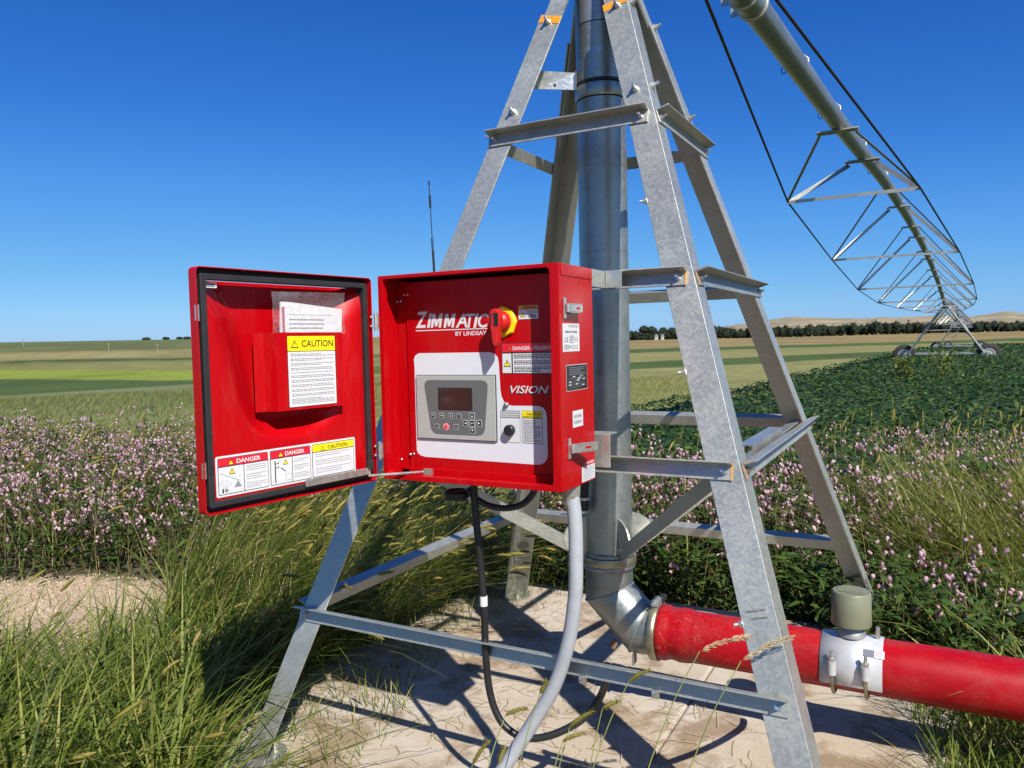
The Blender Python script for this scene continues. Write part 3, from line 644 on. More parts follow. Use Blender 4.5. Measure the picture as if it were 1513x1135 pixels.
b = MB(); bx(b, XL+.05, XR-T-.001, YP, YP+.003, ZB+T+.001, ZT-.02, 'red_paint'); bx(b, XL+T, XL+.049, YP+.006, YP+.009, ZB+.02, ZT-.015, 'red_paint'); bx(b, XL+.05, XR-T-.001, YP-.010, YP-.0005, ZB+T+.001, ZB+.03, 'red_paint')
panel = b.build('panel', cb, .0012, 1)
PF = lambda: Flat((0, YP, 0), (1, 0, 0), (0, 0, 1), (0, -1, 0))
# white overlay
f = PF(); pts = [f.px(x, y) for x, y in ((616, 665), (612.5, 540), (611.5, 531), (614, 525), (619, 522), (723, 520.5), (731, 522.5), (735.5, 528), (737, 535), (739.5, 575), (741, 585), (744.5, 593), (750, 598), (757, 599.5), (796, 600), (803, 603), (807, 609), (808, 616), (809.5, 670), (808.5, 678), (804.5, 684), (798, 686.5), (790, 686.5), (628, 675), (621, 672.5), (617.5, 669))]
f.poly(pts, .0006, 'panel_white'); f.build('white_overlay', panel)
f = PF()
def tpx(f, st, x0, y0, x1, y1, n, mt, shear=0., bold=0.):
    u0, v0 = f.px(x0, y0); u1, v1 = f.px(x1, y1); f.text(st, u0, v0, u1, v1, n, mt, shear, bold)
tpx(f, 'Z', 614.5, 485, 632, 460.5, .0010, 'label_white', .22, .02); 
for ch, xa, xb, nn_ in (('I', 631, 638.5, .0006), ('A', 673.5, 690.5, .0012), ('T', 688.5, 702, .0008), ('I', 699.5, 707.5, .0012), ('C', 706.5, 722, .0008)): tpx(f, ch, xa, 484.5, xb, 463.5, nn_, 'label_white', .22, .02)
for xm, nn_ in ((636.5, .0008), (655.5, .0010)):
    (ua, va_), (ub, vb) = f.px(xm, 484.5), f.px(xm+18.5, 463.5); f.poly([(ua+(ub-ua)*a_*.80+(vb-va_)*c_*.2, va_+(vb-va_)*c_) for a_, c_ in ((0, 0), (0, 1), (.28, 1), (.5, .46), (.72, 1), (1, 1), (1, 0), (.76, 0), (.76, .55), (.58, .08), (.42, .08), (.24, .55), (.24, 0))], nn_, 'label_white')
u0, v0 = f.px(614.5, 489); u1, v1 = f.px(720, 487.2); f.rect(u0, v0-.0015, u1, v0+.0015, .0006, 'label_white')
tpx(f, 'BY LINDSAY', 673, 496.3, 719, 488.6, .0006, 'label_white', 0, .02); f.build('logo_lettering', panel)
f = PF(); tpx(f, 'VISION', 753.0, 583.4, 811.5, 570.8, .0005, 'black_print', .3, .0); tpx(f, 'VISION', 754.5, 581, 811, 570.3, .0010, 'label_white', .3, .012); f.build('model_lettering', panel)
# danger / peligro label
f = PF(); u0, v0 = f.px(742, 552.5); u1, v1 = f.px(819, 505); f.rr(u0, v0, u1, v1, .004, .0005, 'black_print')
w, h = u1-u0, v1-v0; e = .0025
f.rect(u0+e, v0+h*.70, u1-e, v1-e, .0009, 'label_red'); f.rect(u0+e, v0+e, u0+w*.19, v0+h*.655, .0009, 'label_white'); f.rect(u0+w*.215, v0+e, u1-e, v0+h*.655, .0009, 'label_white')
f.text('DANGER / PELIGRO', u0+w*.22, v0+h*.76, u0+w*.94, v0+h*.88, .0013, 'label_white', 0, .02); f.tri(u0+w*.165, v0+h*.82, .011, .0013, 'label_amber')
f.tri(u0+w*.105, v0+h*.34, .026, .0013, 'label_yellow'); f.lines(u0+w*.24, v0+h*.05, u1-w*.04, v0+h*.63, 12, .0013, 'black_print', .5, 5, (3, 7)); f.build('danger_label', panel)
f = PF(); u0, v0 = f.px(766, 472.5); u1, v1 = f.px(795.5, 450); w, h = u1-u0, v1-v0; f.rect(u0, v0, u1, v1, .0005, 'black_print'); e = .001
f.rect(u0+e, v0+h*.7, u1-e, v1-e, .0009, 'label_amber'); f.rect(u0+e, v0+e, u1-e, v0+h*.68, .0009, 'label_white'); f.text('WARNING', u0+w*.2, v0+h*.75, u0+w*.93, v0+h*.92, .0013, 'black_print', 0, .02)
f.tri(u0+w*.22, v0+h*.34, .017, .0013, 'label_yellow'); f.lines(u0+w*.45, v0+h*.4, u1-w*.06, v0+h*.62, 3, .0013, 'grey_print', .5, 8); f.rr(u0+w*.5, v0+h*.1, u1-w*.12, v0+h*.34, .003, .0013, 'grey_print'); f.build('warning_label', panel)
f = PF()
u0, v0 = f.px(740.5, 653.5); u1, v1 = f.px(768.5, 607); w, h = u1-u0, v1-v0; f.rr(u0, v0, u1, v1, .003, .0010, 'grey_print'); f.rr(u0+.0015, v0+.0015, u1-.0015, v0+h*.76, .002, .0014, 'label_white'); f.lines(u0+.002, v0+h*.79, u1-.002, v1-.002, 3, .0014, 'key_edge', .7, 6); f.build('button_label', panel)
f = PF(); u0, v0 = f.px(772, 655); u1, v1 = f.px(801.5, 607.5); w, h = u1-u0, v1-v0; f.rr(u0, v0, u1, v1, .003, .0010, 'black_print'); f.rect(u0+.0015, v0+h*.78, u1-.0015, v1-.0015, .0014, 'label_yellow'); f.rr(u0+.0015, v0+.0015, u1-.0015, v0+h*.76, .002, .0014, 'label_white')
f.text('CAUTION', u0+w*.24, v0+h*.86, u1-w*.06, v0+h*.95, .0018, 'black_print', 0, .03); f.tri(u0+w*.13, v0+h*.9, .007, .0018, 'label_yellow'); f.lines(u0+w*.06, v0+h*.79, u1-w*.06, v0+h*.84, 1, .0018, 'black_print', .6, 3); f.lines(u0+w*.07, v0+h*.04, u1-w*.07, v0+h*.73, 15, .0018, 'grey_print', .62, 9); f.build('caution_label', panel)
# controller
ct = MB(); f = PF(); u0, v0 = f.px(619.5, 646.5); u1, v1 = f.px(732.5, 555)
def pbox(b, u0, v0, u1, v1, n0, n1, mt): b.box(((u0+u1)/2, YP-(n0+n1)/2, (v0+v1)/2), (u1-u0, n1-n0, v1-v0), mt)
pbox(ct, u0-.0022, v0-.0022, u1+.0022, v1+.0022, .001, .004, 'black_rubber'); pbox(ct, u0, v0, u1, v1, .0041, .008, 'bezel_grey'); ctl = ct.build('controller', cb, .0012, 2)
f = PF(); f.poly([f.px(x, y) for x, y in ((639, 633), (629.5, 572), (629.5, 566.5), (632, 562.8), (636, 561.5), (714, 561.8), (719, 563.5), (722, 567), (722.5, 572), (718.5, 634), (717, 639), (713.5, 642.5), (708, 643.5), (648, 640.8), (642.5, 638.5))], .0086, 'keypad_grey'); f.build('keypad', ctl)
f = PF(); u0, v0 = f.px(650, 605.5); u1, v1 = f.px(699.5, 573); f.rr(u0, v0, u1, v1, .003, .0092, 'black_print'); e = .0025; f.rect(u0+e*1.4, v0+e, u1-e, v1-e, .0097, 'screen'); f.build('screen', ctl)
def key(cx, cy, s, glyph=None, wide=1.0):
    f = PF(); u, v = f.px(cx, cy); f.rr(u-s*wide, v-s, u+s*wide, v+s, .002, .0092, 'key_edge'); f.rr(u-s*wide*.82, v-s*.82, u+s*wide*.82, v+s*.82, .0015, .0097, 'key_dark'); q = s*.42
    if glyph == 'u': f.poly([(u-q, v-q), (u+q, v-q), (u, v+q)], .0102, 'label_white')
    elif glyph == 'd': f.poly([(u-q, v+q), (u, v-q), (u+q, v+q)], .0102, 'label_white')
    elif glyph == 'l': f.poly([(u+q, v-q), (u+q, v+q), (u-q, v)], .0102, 'label_white')
    elif glyph == 'r': f.poly([(u-q, v-q), (u+q, v), (u-q, v+q)], .0102, 'label_white')
    elif glyph == 'e': f.poly([(u-q*1.3, v-q*.2), (u-q*.4, v-q), (u-q*.4, v+q*.6)], .0102, 'label_white'); f.rect(u-q*.5, v-q*.35, u+q*1.1, v-q*.05, .0102, 'label_white'); f.rect(u+q*.75, v-q*.05, u+q*1.1, v+q*.9, .0102, 'label_white')
    elif glyph == 'drop': f.poly([(u+q*.75*math.sin(a*.7), v-q*.25-q*.75*math.cos(a*.7)) for a in range(-3, 4)]+[(u, v+q*1.2)], .0102, 'label_white')
    elif glyph == 'arc':
        o = [(u+q*1.1*math.cos(R(a)), v-q*.4+q*1.1*math.sin(R(a))) for a in range(10, 175, 20)]; i = [(u+q*.6*math.cos(R(a)), v-q*.4+q*.6*math.sin(R(a))) for a in range(170, 5, -20)]; f.poly(o+i, .0102, 'label_white')
    elif glyph == 'cup':
        o = [(u+q*1.1*math.cos(R(a)), v+q*.1+q*1.1*math.sin(R(a))) for a in range(-190, 11, 20)]; i = [(u+q*.7*math.cos(R(a)), v+q*.1+q*.7*math.sin(R(a))) for a in range(10, -191, -20)]; f.poly(o+i, .0102, 'key_edge')
    elif glyph == 'bar': f.rr(u-q*1.1, v-q*.5, u+q*1.1, v+q*.6, .001, .0102, 'label_white'); f.rect(u-q*.3, v-q*.2, u+q*.3, v+q*.25, .0106, 'key_dark')
    elif glyph == 'ring': f.poly([(u+q*1.2*math.cos(R(a)), v+q*1.2*math.sin(R(a))) for a in range(0, 360, 30)], .0102, 'grey_print'); f.poly([(u+q*.8*math.cos(R(a)), v+q*.8*math.sin(R(a))) for a in range(0, 360, 30)], .0106, 'key_dark')
    return f.build('key', ctl)
for cx, cy, g in ((642.3, 613.3, 'arc'), (655, 613.8, 'bar'), (667.7, 614.3, 'drop'), (680.7, 614.8, 'ring'), (647.8, 629.8, 'cup'), (676.2, 630.6, 'cup')): key(cx, cy, .0088, g)
for cx, cy, g in ((699.8, 614.4, 'u'), (700.4, 635.6, 'd'), (690.2, 624.8, 'l'), (710.2, 625, 'r'), (700.1, 625, 'e')): key(cx, cy, .0104, g)
f = PF(); u, v = f.px(661.7, 630.2)
for rr_, n, mt_ in ((.0135, .0092, 'label_red'), (.012, .0096, 'label_white'), (.0105, .0100, 'label_red'), (.0078, .0104, 'label_white'), (.0064, .0108, 'label_red')): f.poly([(u+rr_*math.cos(R(a)), v+rr_*math.sin(R(a))) for a in (np.arange(8)*45+22.5)], n, mt_)
f.build('stop_key', ctl)
# rotary disconnect switch
f = PF(); u, v = f.px(744, 475.5); sw = MB()
sw.lathe([(.050, .001), (.050, .006), (.046, .010), (.036, .011)], (u, YP, v), (0, -1, 0), 'switch_yellow', 8, smooth=False); swo = sw.build('disconnect_switch', cb, .001, 1)
b = MB(); b.lathe([(.034, .012), (.034, .022), (.030, .034), (.022, .040)], (u, YP, v), (0, -1, 0), 'red_plastic', 28); b.build('switch_hub', swo)
b = MB(); prof = [(-.017, .030), (-.010, .037), (0, .040), (.010, .037), (.017, .030), (.0205, .012), (.018, -.012), (.0125, -.03), (.009, -.066), (.0045, -.076), (-.0045, -.076), (-.009, -.066), (-.0125, -.03), (-.018, -.012), (-.0205, .012)]
b.prism([(u+a, YP-.034, v+c) for a, c in prof], (0, -.026, 0), 'red_plastic'); b.build('switch_lever', swo, .003, 2)
b = MB(); bx(b, u-.001, u+.014, YP-.0612, YP-.0602, v-.014, v+.026, 'black_print'); bx(b, u-.014, u-.010, YP-.0612, YP-.0602, v-.012, v+.026, 'black_print'); b.build('switch_inset', swo)
# push button, lamp stud
f = PF(); u, v = f.px(754.5, 635.5); b = MB(); b.lathe([(.0175, .001), (.0175, .014), (.0155, .019), (.012, .0195), (.0, .0185)], (u, YP, v), (0, -1, 0), 'cable_black', 28, caps=False); b.build('push_button', cb)
u, v = f.px(748.8, 598); b = MB(); b.lathe([(.0085, .0008), (.0085, .006), (.006, .010), (.0, .0115)], (u, YP, v), (0, -1, 0), 'galvanised_dull', 16, caps=False); b.build('lamp_stud', cb)
def screw(p, n, par, r=.0052, mt='steel_bright'):
    b = MB(); b.lathe([(r, 0), (r*.85, r*.4), (r*.4, r*.7), (0, r*.75)], p, n, mt, 10, caps=False); return b.build('screw', par)
for x, y in ((606.5, 671.5), (611.5, 671)): screw(hit(x, y, (0, YP, 0), (0, 1, 0)), (0, -1, 0), cb)
for x, y in ((588, 679.5), (593.5, 679), (586.5, 446), (592, 445)): screw(hit(x, y, (0, YP+.0055, 0), (0, 1, 0)), (0, -1, 0), cb)
for x, y in ((597, 436), (602, 435.5)): screw(hit(x, y, (0, YP, 0), (0, 1, 0)), (0, -1, 0), cb, .004)
# right side: latches and stickers
SF = lambda: Flat((XR, 0, 0), (0, 1, 0), (0, 0, 1), (1, 0, 0))
for (x0, y0, x1, y1, out, shade) in ((833, 455.5, 868.5, 453, .004, 0), (840.5, 663, 884, 661, .045, 1)):
    f = SF(); u, v = f.px(x0, y0); u2, v2 = f.px(x1, y1); b = MB()
    b.box((XR+.003, u, v), (.006, .014, .062), 'steel_bright'); b.lathe([(.009, -.012), (.009, .012)], (XR+.014, u, v), (0, 0, 1), 'steel_bright', 12); lt = b.build('latch', cb, .0015, 2)
    a = Vector((XR+.018, u, v)); e = Vector((XR+.018+out, u+.085, v)) if not shade else Vector((XR+.012+out, u+.088, v))
    d = (e-a).normalized(); n = Vector((d.y, -d.x, 0)); b = MB()
    b.box((a+e)*.5, ((e-a).length, .004, .021), 'steel_bright', (d, n, Vector((0, 0, 1)))); b.box((a+e)*.5+Vector((0, 0, .0125))-n*.004, ((e-a).length, .010, .003), 'steel_bright', (d, n, Vector((0, 0, 1)))); b.box((a+e)*.5-Vector((0, 0, .0125))-n*.004, ((e-a).length*.8, .010, .003), 'steel_bright', (d, n, Vector((0, 0, 1))))
    b.box(a+d*.055+n*.0025, (.022, .001, .007), 'red_paint', (d, n, Vector((0, 0, 1)))); b.build('latch_handle', lt, .001, 1)
f = SF(); u0, v0 = f.px(831.5, 520); u1, v1 = f.px(855.5, 478.5); w, h = u1-u0, v1-v0; f.rect(u0, v0, u1, v1, .0005, 'label_white'); f.text('VISION PANEL', u0+w*.14, v0+h*.66, u1-w*.12, v0+h*.74, .0009, 'black_print', 0, .02); f.text('CE', u0+w*.1, v0+h*.34, u0+w*.32, v0+h*.5, .0009, 'black_print'); f.lines(u0+w*.4, v0+h*.3, u0+w*.66, v0+h*.58, 5, .0009, 'grey_print', .5, 2)
f.lines(u0+w*.08, v0+h*.06, u0+w*.5, v0+h*.26, 4, .0009, 'grey_print', .5, 12); f.lines(u0+w*.35, v0+h*.86, u1-w*.06, v0+h*.95, 2, .0009, 'grey_print', .5, 13)
for a, c in ((.72, .4), (.85, .4), (.56, .12), (.7, .12), (.85, .12)): f.rr(u0+w*a-.004, v0+h*c-.003, u0+w*a+.004, v0+h*c+.009, .001, .0009, 'grey_print'); f.rect(u0+w*a-.002, v0+h*c, u0+w*a+.002, v0+h*c+.006, .0012, 'label_white')
f.build('rating_label', cb)
f = SF(); u0, v0 = f.px(837, 579); u1, v1 = f.px(867, 537); w, h = u1-u0, v1-v0; f.rect(u0, v0, u1, v1, .0005, 'key_edge'); e = .0018; f.rect(u0+e, v0+e, u1-e, v1-e, .0009, 'black_print'); f.lines(u0+w*.12, v0+h*.58, u1-w*.1, v0+h*.92, 5, .0013, 'grey_print', .35, 14)
rd = random.Random(5)
for i in range(10): a, c = rd.uniform(.08, .8), rd.uniform(.12, .55); f.rect(u0+w*a, v0+h*c, u0+w*(a+.12), v0+h*(c+.04), .0013, 'key_edge')
f.lines(u0+w*.1, v0+h*.08, u1-w*.1, v0+h*.52, 7, .0011, 'grey_print', .2, 15); f.build('serial_plate', cb)
f = SF(); u0, v0 = f.px(846.3, 632.5); u1, v1 = f.px(861, 604.5); w, h = u1-u0, v1-v0; f.rect(u0, v0, u1, v1, .0005, 'label_white'); rd = random.Random(9)
for q in (.2, .55):
    a = .12
    while a < .85: t = rd.uniform(.015, .05); f.rect(u0+w*a, v0+h*q, u0+w*(a+t), v0+h*(q+.2), .0009, 'grey_print'); a += t+rd.uniform(.02, .05)
f.build('barcode_label', cb)
f = SF(); u0, v0 = f.px(859.5, 714); u1, v1 = f.px(878.5, 676); w, h = u1-u0, v1-v0; f.rect(u0, v0, u1, v1, .0005, 'black_print'); e = .001; f.rect(u0+e, v0+h*.76, u1-e, v1-e, .0009, 'label_red'); f.rect(u0+e, v0+e, u1-e, v0+h*.74, .0009, 'label_white')
f.text('DANGER', u0+w*.3, v0+h*.81, u1-w*.08, v0+h*.93, .0013, 'label_white', 0, .02); f.tri(u0+w*.17, v0+h*.87, .009, .0013, 'label_amber'); f.lines(u0+w*.1, v0+h*.06, u1-w*.08, v0+h*.7, 11, .0013, 'grey_print', .3, 16); f.build('side_danger_label', cb)
# mounting brackets to the tower braces
b = MB(); q0 = hit(877, 427, (0, -.618, 0), (0, 1, 0)); q1 = hit(918, 399, (0, -.618, 0), (0, 1, 0)); bx(b, XR-.05, q1.x, -.618, -.614, q0.z, q1.z, 'steel_bright'); bx(b, XR-.05, q1.x, -.6135, -.56, q1.z-.003, q1.z+.001, 'galvanised'); bx(b, XR-.06, XR-.052, YB+.001, -.60, q0.z, q1.z, 'galvanised'); b.build('mounting_bracket', cb, .001, 1)
b = MB(); q0 = hit(880, 690, (0, -.83, 0), (0, 1, 0)); q1 = hit(901, 642, (0, -.83, 0), (0, 1, 0)); bx(b, XR-.06, q1.x, -.83, -.826, q0.z, q1.z, 'galvanised'); bx(b, XR-.06, q1.x, -.8255, -.76, q1.z-.003, q1.z+.001, 'galvanised'); bx(b, XR-.06, XR-.052, YB+.001, -.832, q0.z, q1.z, 'galvanised'); b.build('mounting_bracket', cb, .001, 1)

# ------------------------------------------------------------------ door (opened 98 degrees)
HX_, HY_ = -.376, -1.125; DZ = 1.150; DHT = .674; DW = .63
DU = Vector((math.sin(R(8)), math.cos(R(8)), 0)); DN = Vector((math.cos(R(8)), -math.sin(R(8)), 0)); DO = Vector((HX_, HY_, DZ))
def DP(u, v, n=0.): return DO+DU*u+Vector((0, 0, v))+DN*n
DF = lambda n: Flat(DP(0, 0, n), DU, (0, 0, 1), DN)
FLOOR = -.021
def dfloor(u, v):
    s_ = abs((u+DW/2)/(DW/2-.03)); t_ = v/DHT
    hw = np.interp(t_, [.2, .27, .34, .45, .6, .8, .93, 1], [.15, .45, .62, .74, .82, .93, 1.12, 1.3])
    q = float(sm(0, .42, hw-s_)*sm(.255, .36, t_)); return FLOOR-.05*q
NU, NV = 46, 50; us = np.linspace(-DW+.032, -.030, NU); vs_ = np.linspace(.032, DHT-.032, NV)
b = MB(); VV = [DP(u, v, dfloor(u, v)) for v in vs_ for u in us]; b.add(VV, [(j*NU+i, j*NU+i+1, (j+1)*NU+i+1, (j+1)*NU+i) for j in range(NV-1) for i in range(NU-1)], 'red_paint', True)
VV = [DP(u, v, dfloor(u, v)-.012) for v in vs_ for u in us]; b.add(VV, [(j*NU+i, (j+1)*NU+i, (j+1)*NU+i+1, j*NU+i+1) for j in range(NV-1) for i in range(NU-1)], 'red_paint', True)
door = b.build('door', cb)
b = MB(); ring_lip(b, rrect(-DW, 0, 0, DHT, .014), rrect(-DW+.003, .003, -.003, DHT-.003, .011), DP, -.034, .0, 'red_paint', 0); ring_lip(b, rrect(-DW+.001, .001, -.001, DHT-.001, .012), rrect(-DW+.034, .034, -.034, DHT-.034, .004), DP, -.035, -.031, 'black_rubber'); b.build('door_rim', door, .0006, 1)  # second ring is the channel floor around the gasket, coloured plain black
b = MB(); ring_lip(b, rrect(-DW+.016, .018, -.014, DHT-.018, .006), rrect(-DW+.034, .034, -.031, DHT-.034, .003), DP, -.0305, -.005, 'black_rubber'); b.build('gasket', door, .002, 2)
for vv in ((768-700)/375*DHT+.001, (768-468)/375*DHT+.01):
    b = MB(); b.box(DP(-DW+.0045, vv, -.008), (.010, .012, .046), 'steel_bright', (DU, DN, Vector((0, 0, 1)))); b.build('latch_keeper', door, .003, 2)
for vv in (.10, .53):
    b = MB(); b.lathe([(.006, -.03), (.006, .03)], Vector((XL-.008, YF-.006, DZ+vv)), (0, 0, 1), 'steel_bright', 12); b.box(Vector((XL-.004, YF-.0035, DZ+vv)), (.014, .003, .05), 'steel_bright'); hg = b.build('hinge', cb)
    for q in (-.015, .015): screw(DP(-.0055, vv+q, .0004), DN, door, .005, 'galvanised_dull')
# long warning label along the bottom
f = DF(FLOOR+.0012); u0, v0 = f.px(320.5, 742); u1, v1 = f.px(524, 645.5); v0 = max(v0, .040); w, h = u1-u0, v1-v0; f.rr(u0, v0, u1, v1, .006, 0, 'label_white')
def sub(a, c, col, head, tcol):
    x0, x1 = u0+w*a, u0+w*c; y0, y1 = v0+h*.05, v0+h*.95; f.rr(x0, y0, x1, y1, .004, .0004, 'black_print'); e = .0018
    f.rr(x0+e, y0+e, x1-e, y1-e, .003, .0008, 'label_white'); f.rect(x0+e, y0+(y1-y0)*.77, x1-e, y1-e, .0012, col); f.rect(x0, y0+(y1-y0)*.755, x1, y0+(y1-y0)*.775, .0014, 'black_print')
    ww = x1-x0; f.text(head, x0+ww*.36, y0+(y1-y0)*.81, x0+ww*.84, y0+(y1-y0)*.93, .0016, tcol, 0, .02); f.tri(x0+ww*.25, y0+(y1-y0)*.87, .019, .0016, 'label_yellow'); return x0, x1, y0, y1
x0, x1, y0, y1 = sub(.012, .337, 'label_red', 'DANGER', 'label_white'); ww, hh_ = x1-x0, y1-y0; xm = x0+ww*.5; f.rect(xm-.001, y0, xm+.001, y0+hh_*.76, .0012, 'black_print'); f.lines(xm+.008, y0+hh_*.06, x1-.008, y0+hh_*.72, 11, .0012, 'grey_print', .28, 21, (3, 7)); f.tri(x0+ww*.27, y0+hh_*.62, .020, .0012, 'label_yellow')
f.poly([(x0+ww*.04, y0+hh_*.60), (x0+ww*.42, y0+hh_*.33), (x0+ww*.42, y0+hh_*.315), (x0+ww*.04, y0+hh_*.585)], .0012, 'grey_print'); f.poly([(x0+ww*.30, y0+hh_*.16), (x0+ww*.45, y0+hh_*.16), (x0+ww*.375, y0+hh_*.34)], .0012, 'grey_print')
for k in range(5): a = R(30+25*k); f.poly([(x0+ww*.12, y0+hh_*.16), (x0+ww*.12+.026*math.cos(a), y0+hh_*.16+.026*math.sin(a)), (x0+ww*.12+.026*math.cos(a+.05), y0+hh_*.16+.026*math.sin(a+.05))], .0012, 'grey_print')
f.rect(x0+ww*.07, y0+hh_*.05, x0+ww*.10, y0+hh_*.17, .0012, 'black_print'); f.poly([(x0+ww*.15+.006*math.cos(R(a)), y0+hh_*.11+.006*math.sin(R(a))) for a in range(0, 360, 40)], .0012, 'grey_print')
x0, x1, y0, y1 = sub(.350, .640, 'label_red', 'DANGER', 'label_white'); ww = x1-x0; xm = x0+ww*.53; f.rect(xm-.001, y0, xm+.001, y0+hh_*.76, .0012, 'black_print'); f.lines(xm+.006, y0+hh_*.1, x1-.008, y0+hh_*.68, 10, .0012, 'grey_print', .28, 22, (2, 6)); f.tri(x0+ww*.37, y0+hh_*.63, .019, .0012, 'label_yellow')
f.rect(x0+ww*.10, y0+hh_*.06, x0+ww*.125, y0+hh_*.70, .0012, 'black_print')
for q in (.60, .48): f.rect(x0+ww*.125, y0+hh_*q, x0+ww*.20, y0+hh_*(q+.02), .0012, 'black_print'); f.rect(x0+ww*.185, y0+hh_*q, x0+ww*.20, y0+hh_*(q+.07), .0012, 'black_print')
f.poly([(x0+ww*.24, y0+hh_*.47), (x0+ww*.36, y0+hh_*.34), (x0+ww*.37, y0+hh_*.36), (x0+ww*.25, y0+hh_*.49)], .0012, 'black_print')
f.rect(x0+ww*.36, y0+hh_*.08, x0+ww*.50, y0+hh_*.28, .0012, 'grey_print'); f.rect(x0+ww*.367, y0+hh_*.09, x0+ww*.493, y0+hh_*.27, .0014, 'label_white')
x0, x1, y0, y1 = sub(.653, .988, 'label_yellow', 'CAUTION', 'black_print'); f.lines(x0+.012, y0+hh_*.1, x1-.012, y0+hh_*.72, 10, .0012, 'grey_print', .25, 23, (2, 6)); f.build('warning_strip', door)
# small tag top left
f = DF(FLOOR+.002); u0, v0 = f.px(303, 425); u1, v1 = f.px(320, 418); f.rr(u0, v0, u1, v1, .002, 0, 'label_white'); f.lines(u0+.004, v0+.002, u1-.006, v1-.002, 2, .0004, 'black_print', .6, 31); f.build('quality_tag', door)
# document pocket
f = DF(.006); pu0, pv0 = f.px(411, 606); pu1, pv1 = f.px(505, 491); pv0 = (f.px(411, 607)[1]+f.px(500, 601)[1])/2; b = MB()
b.prism([f.P(pu0, pv0), f.P(pu1, pv0), f.P(pu1, pv1), f.P(pu0, pv1)], DN*-.002, 'red_paint')
b.prism([f.P(pu0, pv0, -.0005), f.P(pu0, pv1, -.0005), f.P(pu0-.012, pv1, -.04), f.P(pu0-.012, pv0, -.04)], DU*.002, 'red_paint'); b.prism([f.P(pu0-.012, pv0, -.04), f.P(pu0-.012, pv1, -.04), f.P(pu0-.045, pv1, -.044), f.P(pu0-.045, pv0, -.044)], DN*-.002, 'red_paint')
b.prism([f.P(pu1, pv0, -.0005), f.P(pu1, pv1, -.0005), f.P(pu1+.002, pv1, -.06), f.P(pu1+.002, pv0, -.06)], DU*-.002, 'red_paint'); b.prism([f.P(pu0, pv0, -.003), f.P(pu1, pv0, -.003), f.P(pu1, pv0, -.05), f.P(pu0, pv0, -.05)], (0, 0, .002), 'red_paint')
pocket = b.build('document_pocket', door)
f = DF(.0066); u0, v0 = f.px(427.5, 603); u1, v1 = f.px(494.5, 495.5); w, h = u1-u0, v1-v0; f.rr(u0, v0, u1, v1, .003, 0, 'black_print'); e = .0016; f.rr(u0+e, v0+e, u1-e, v0+h*.775, .002, .0004, 'label_white'); f.rr(u0+e, v0+h*.785, u1-e, v1-e, .002, .0004, 'label_yellow')
f.text('CAUTION', u0+w*.29, v0+h*.84, u0+w*.95, v0+h*.935, .0008, 'black_print', 0, .015); f.tri(u0+w*.15, v0+h*.885, .028, .0008, 'label_yellow'); f.lines(u0+w*.06, v0+h*.04, u1-w*.05, v0+h*.75, 33, .0008, 'grey_print', .42, 24, (2, 5, 8, 11, 13, 16, 19, 22, 25, 28)); f.build('pocket_caution_label', door)
# stay arm
a = hit(630, 697, (0, YF+.03, 0), (0, 1, 0)); f = DF(.004); e = f.P(*f.px(545, 703)); b = MB(); b.tube([a, e], .0045, 'steel_bright', 8); b.box(a+Vector((.008, 0, 0)), (.03, .014, .02), 'steel_bright'); b.build('stay_arm', cb)
s0 = f.px(452, 737); s1 = f.px(540, 706); b = MB(); q = (f.P(s0[0], .028), f.P(s1[0]+.02, .028)); b.prism([q[0], q[1], q[1]+Vector((0, 0, .022)), q[0]+Vector((0, 0, .022))], DN*.006, 'steel_bright'); b.box(q[1]+Vector((0, 0, .03))+DN*.004, (.022, .012, .03), 'black_rubber', (DU, DN, Vector((0, 0, 1)))); b.build('slide_rail', door, .001, 1)

# manual in its clear bag, standing in the pocket
mbag = thing('operating_manual', DP(-.25, .40, -.01), 'white spiral bound manual in a clear plastic bag in the door pocket', 'manual')
f = DF(-.008); c0 = f.px(413, 510); c1 = f.px(413, 446); c2 = f.px(503, 457); c3 = f.px(503, 510); b = MB()
b.prism([f.P(*c0), f.P(*c3), f.P(*c2), f.P(c1[0]+.03, c1[1]), f.P(*c1)], DN*.006, 'paper'); b.build('pages', mbag)
f2 = Flat(DP(0, 0, -.0015), DU, (0, 0, 1), DN); q0 = f2.px(428, 488); q1 = f2.px(490, 470); f2.lines(q0[0], q0[1], q1[0]-.03, q1[1], 3, 0, 'grey_print', .3, 33); f2.rect(q0[0], q1[1]+.008, q1[0], q1[1]+.009, 0, 'grey_print'); f2.build('cover_print', mbag)
b = MB(); ux = f.px(414.5, 480)[0]
for k in range(13):
    vv = f.px(414, 494)[1]+k*.0065; b.tube([f.P(ux, vv, .0066)+DN*.001, f.P(ux+.004, vv+.001, .009), f.P(ux+.011, vv+.002, .0066)], .0012, 'label_red', 5)
b.build('spiral_binding', mbag)
f = DF(.0015); g0 = f.px(403, 493.5); g1 = f.px(404, 431); g2 = f.px(508, 433); nb = 14; b = MB(); vsx = []
for j in range(nb+1):
    for i in range(nb+1):
        a, c = i/nb, j/nb; uu = g0[0]+(g2[0]-g0[0])*a; vv = g0[1]+(g1[1]-g0[1]+(g2[1]-g1[1])*a)*c
        vsx.append(f.P(uu, vv, .002*math.sin(a*9+c*4)+.0025*math.sin(c*11-a*5)*c+.004*c*c))
b.add(vsx, [(j*(nb+1)+i, j*(nb+1)+i+1, (j+1)*(nb+1)+i+1, (j+1)*(nb+1)+i) for j in range(nb) for i in range(nb)], 'clear_film', True); b.build('clear_bag', mbag)

